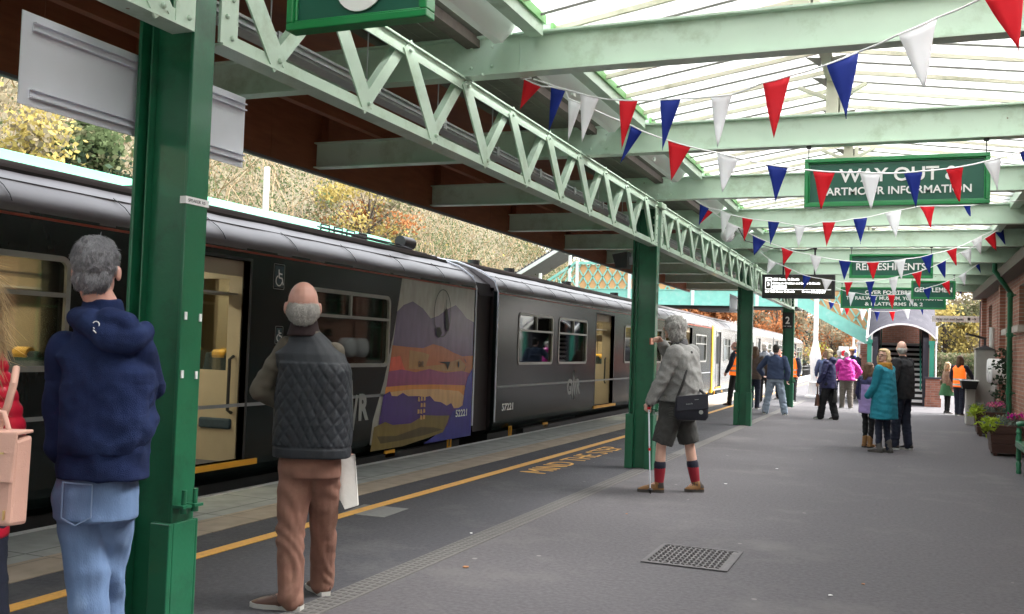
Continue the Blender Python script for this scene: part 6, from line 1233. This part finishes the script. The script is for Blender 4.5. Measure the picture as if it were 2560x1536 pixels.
# brown jacket + white haired behind third column on the right
J, s = pose(-3.72, 27.0, 1.72, -5, .08, .1, (.1, .1), (.3, .3)); person("long-haired person in a brown jacket just right of the third column", J, [dict(name='jacket', mat='brown_jkt', w=((.19, .14), (.18, .14), (.18, .14)), sl=(.08, .07, .055))], dict(mat='dark_navy'), dict(mat='shoe_black'), dict(style='long', mat='hair_brown', len=.25), 'p', s=s, vox=VX)
J, s = pose(-3.95, 30.8, 1.88, 10, .05, .1); person("white-haired person in a pale jacket beyond the third column", J, [dict(name='jacket', mat='grey_coat', w=((.19, .14), (.18, .14), (.18, .14)), sl=(.08, .07, .055))], dict(mat='black_cloth'), dict(mat='shoe_black'), dict(style='bushy', mat='hair_white'), 'p', s=s, vox=.016)
for (x, y, lab) in ((-3.75, 33.2, "orange hi-vis figure glimpsed left of the blazer man's head"), (-3.2, 31.9, "orange hi-vis figure between the blazer man and the farthest column")):
    J, s = pose(x, y, 1.72, 150, .05, .1); person(lab, J, [dict(name='jumper', mat='dark_navy', w=((.17, .13), (.17, .13), (.165, .13)), sl=(.075, .066, .05)), hvt()], dict(mat='black_cloth'), dict(mat='shoe_black'), dict(style='short', mat='hair_dark'), 'p', s=s, vox=.016)
# right: hi-vis woman and child
J, s = pose(1.50, 29.2, 1.66, -30, .02, .07, (.1, .3), (.2, .5)); person("long-haired woman in an orange hi-vis vest at the right by the flower trough", J, [dict(name='jumper', mat='dark_navy', w=((.15, .12), (.15, .12), (.155, .12)), sl=(.07, .062, .05)), hvt(.175)], dict(mat='dark_navy'), dict(mat='shoe_black'), dict(style='long', mat='hair_brown', len=.3), 'p', s=s, vox=VX)
J, s = pose(1.22, 29.9, 1.46, -60, .0, .06, sw=.15); kid = person("girl in a tan coat and green striped skirt beside the hi-vis woman", J, [dict(name='coat', mat='tan_coat', w=((.15, .12), (.15, .12), (.15, .12)), sl=(.065, .058, .046), dz=.1)], dict(name='leggings', mat='black_cloth', leg=(.08, .055, .045), hip=(.12, .1)), dict(mat='shoe_black'), dict(style='long', mat='hair_pale', len=.2), 'p', s=s, vox=VX)
m = MB(); pl = (J['hipL']+J['hipR'])/2; m.loft([ring(pl+V((0, 0, .12)), V((1, 0, 0)), V((0, 1, 0)), .13, .11), ring(pl-V((0, 0, .08)), V((1, 0, 0)), V((0, 1, 0)), .19, .16), ring(pl-V((0, 0, .22)), V((1, 0, 0)), V((0, 1, 0)), .22, .19)]); obj('skirt', m, 'green_skirt', kid, smooth=60)
# distant crowd
cr = [(-1.62, 36.2, 1.82, 170, 'dark_navy', 'hair_white', "man in a pale flat cap and dark jacket in the distant crowd", 1), (-2.12, 37.4, 1.76, 0, 'grey_coat', 'hair_white', "white-haired person in grey between the lamp post and magenta coat", 0), (-1.25, 37.5, 1.70, 20, 'tan_coat', 'hair_dark', "person in a tan jacket nearest the stair entrance in the crowd", 0),
      (-1.95, 39.5, 1.74, 185, 'grey_coat', 'hair_dark', "dark-haired person farthest back in the distant crowd", 0), (-2.35, 33.6, 1.66, 10, 'blazer', 'hair_brown', "person in blue behind the navy-coated woman", 0), (-1.42, 39.0, 1.72, 200, 'black_cloth', 'hair_silver', "grey-haired person in black between the flat-cap man and the stairs", 0)]
for x, y, H, yw, c, h_, lab, hat in cr:
    J, s = pose(x, y, H, yw, .05, .1, (.1, .2), (.1, .3)); R = person(lab, J, [dict(name='jacket', mat=c, w=((.2, .15), (.19, .145), (.185, .14)), sl=(.08, .07, .055))], dict(mat='khaki' if hat else 'dark_navy'), dict(mat='shoe_black'), dict(style='short', mat=h_), 'r', s=s, vox=.017)
    if hat: m = MB(); c0 = J['head']+V((0, 0, .075)); m.ell(c0, (.11, .11, .05), 16, 8); m.tube(c0-V((0, 0, .02)), c0-V((0, 0, .01)), .17, n=20); obj('hat', m, 'mu_cream', R, smooth=50)
# passengers
def sitter(x, y, lab, topm, hairmat):
    U = V((0, 0, 1)); o = V((x, y, .2)); J = dict(head=o+V((0, .02, 1.20)), neck=o+V((0, 0, 1.06)), shL=o+V((-.18, 0, .98)), shR=o+V((.18, 0, .98)), elL=o+V((-.24, .08, .72)), elR=o+V((.24, .08, .72)), wrL=o+V((-.16, .3, .68)), wrR=o+V((.16, .3, .68)), hipL=o+V((-.09, .02, .48)), hipR=o+V((.09, .02, .48)), knL=o+V((-.1, .45, .50)), knR=o+V((.1, .45, .50)), anL=o+V((-.1, .48, .1)), anR=o+V((.1, .48, .1)), toeL=o+V((-.1, .66, .03)), toeR=o+V((.1, .66, .03)))
    person(lab, J, [dict(name='jumper', mat=topm, w=((.18, .14), (.18, .13), (.18, .13)), sl=(.07, .06, .05))], dict(mat='dark_navy'), None, dict(style='bushy', mat=hairmat), 'r', face=(.8, -.3, 0), vox=.014, seat=True)
sitter(-6.75, 9.72, "seated passenger with a ruddy face seen through the train window behind the gilet man", 'maroon', 'hair_brown')
sitter(-6.75, 4.72, "dark curly-haired passenger in the train window beside the blonde woman", 'brown_jkt', 'hair_dark')
sitter(-6.75, 17.0, "passenger in a magenta top in the second carriage's window", 'magenta_coat', 'hair_silver')
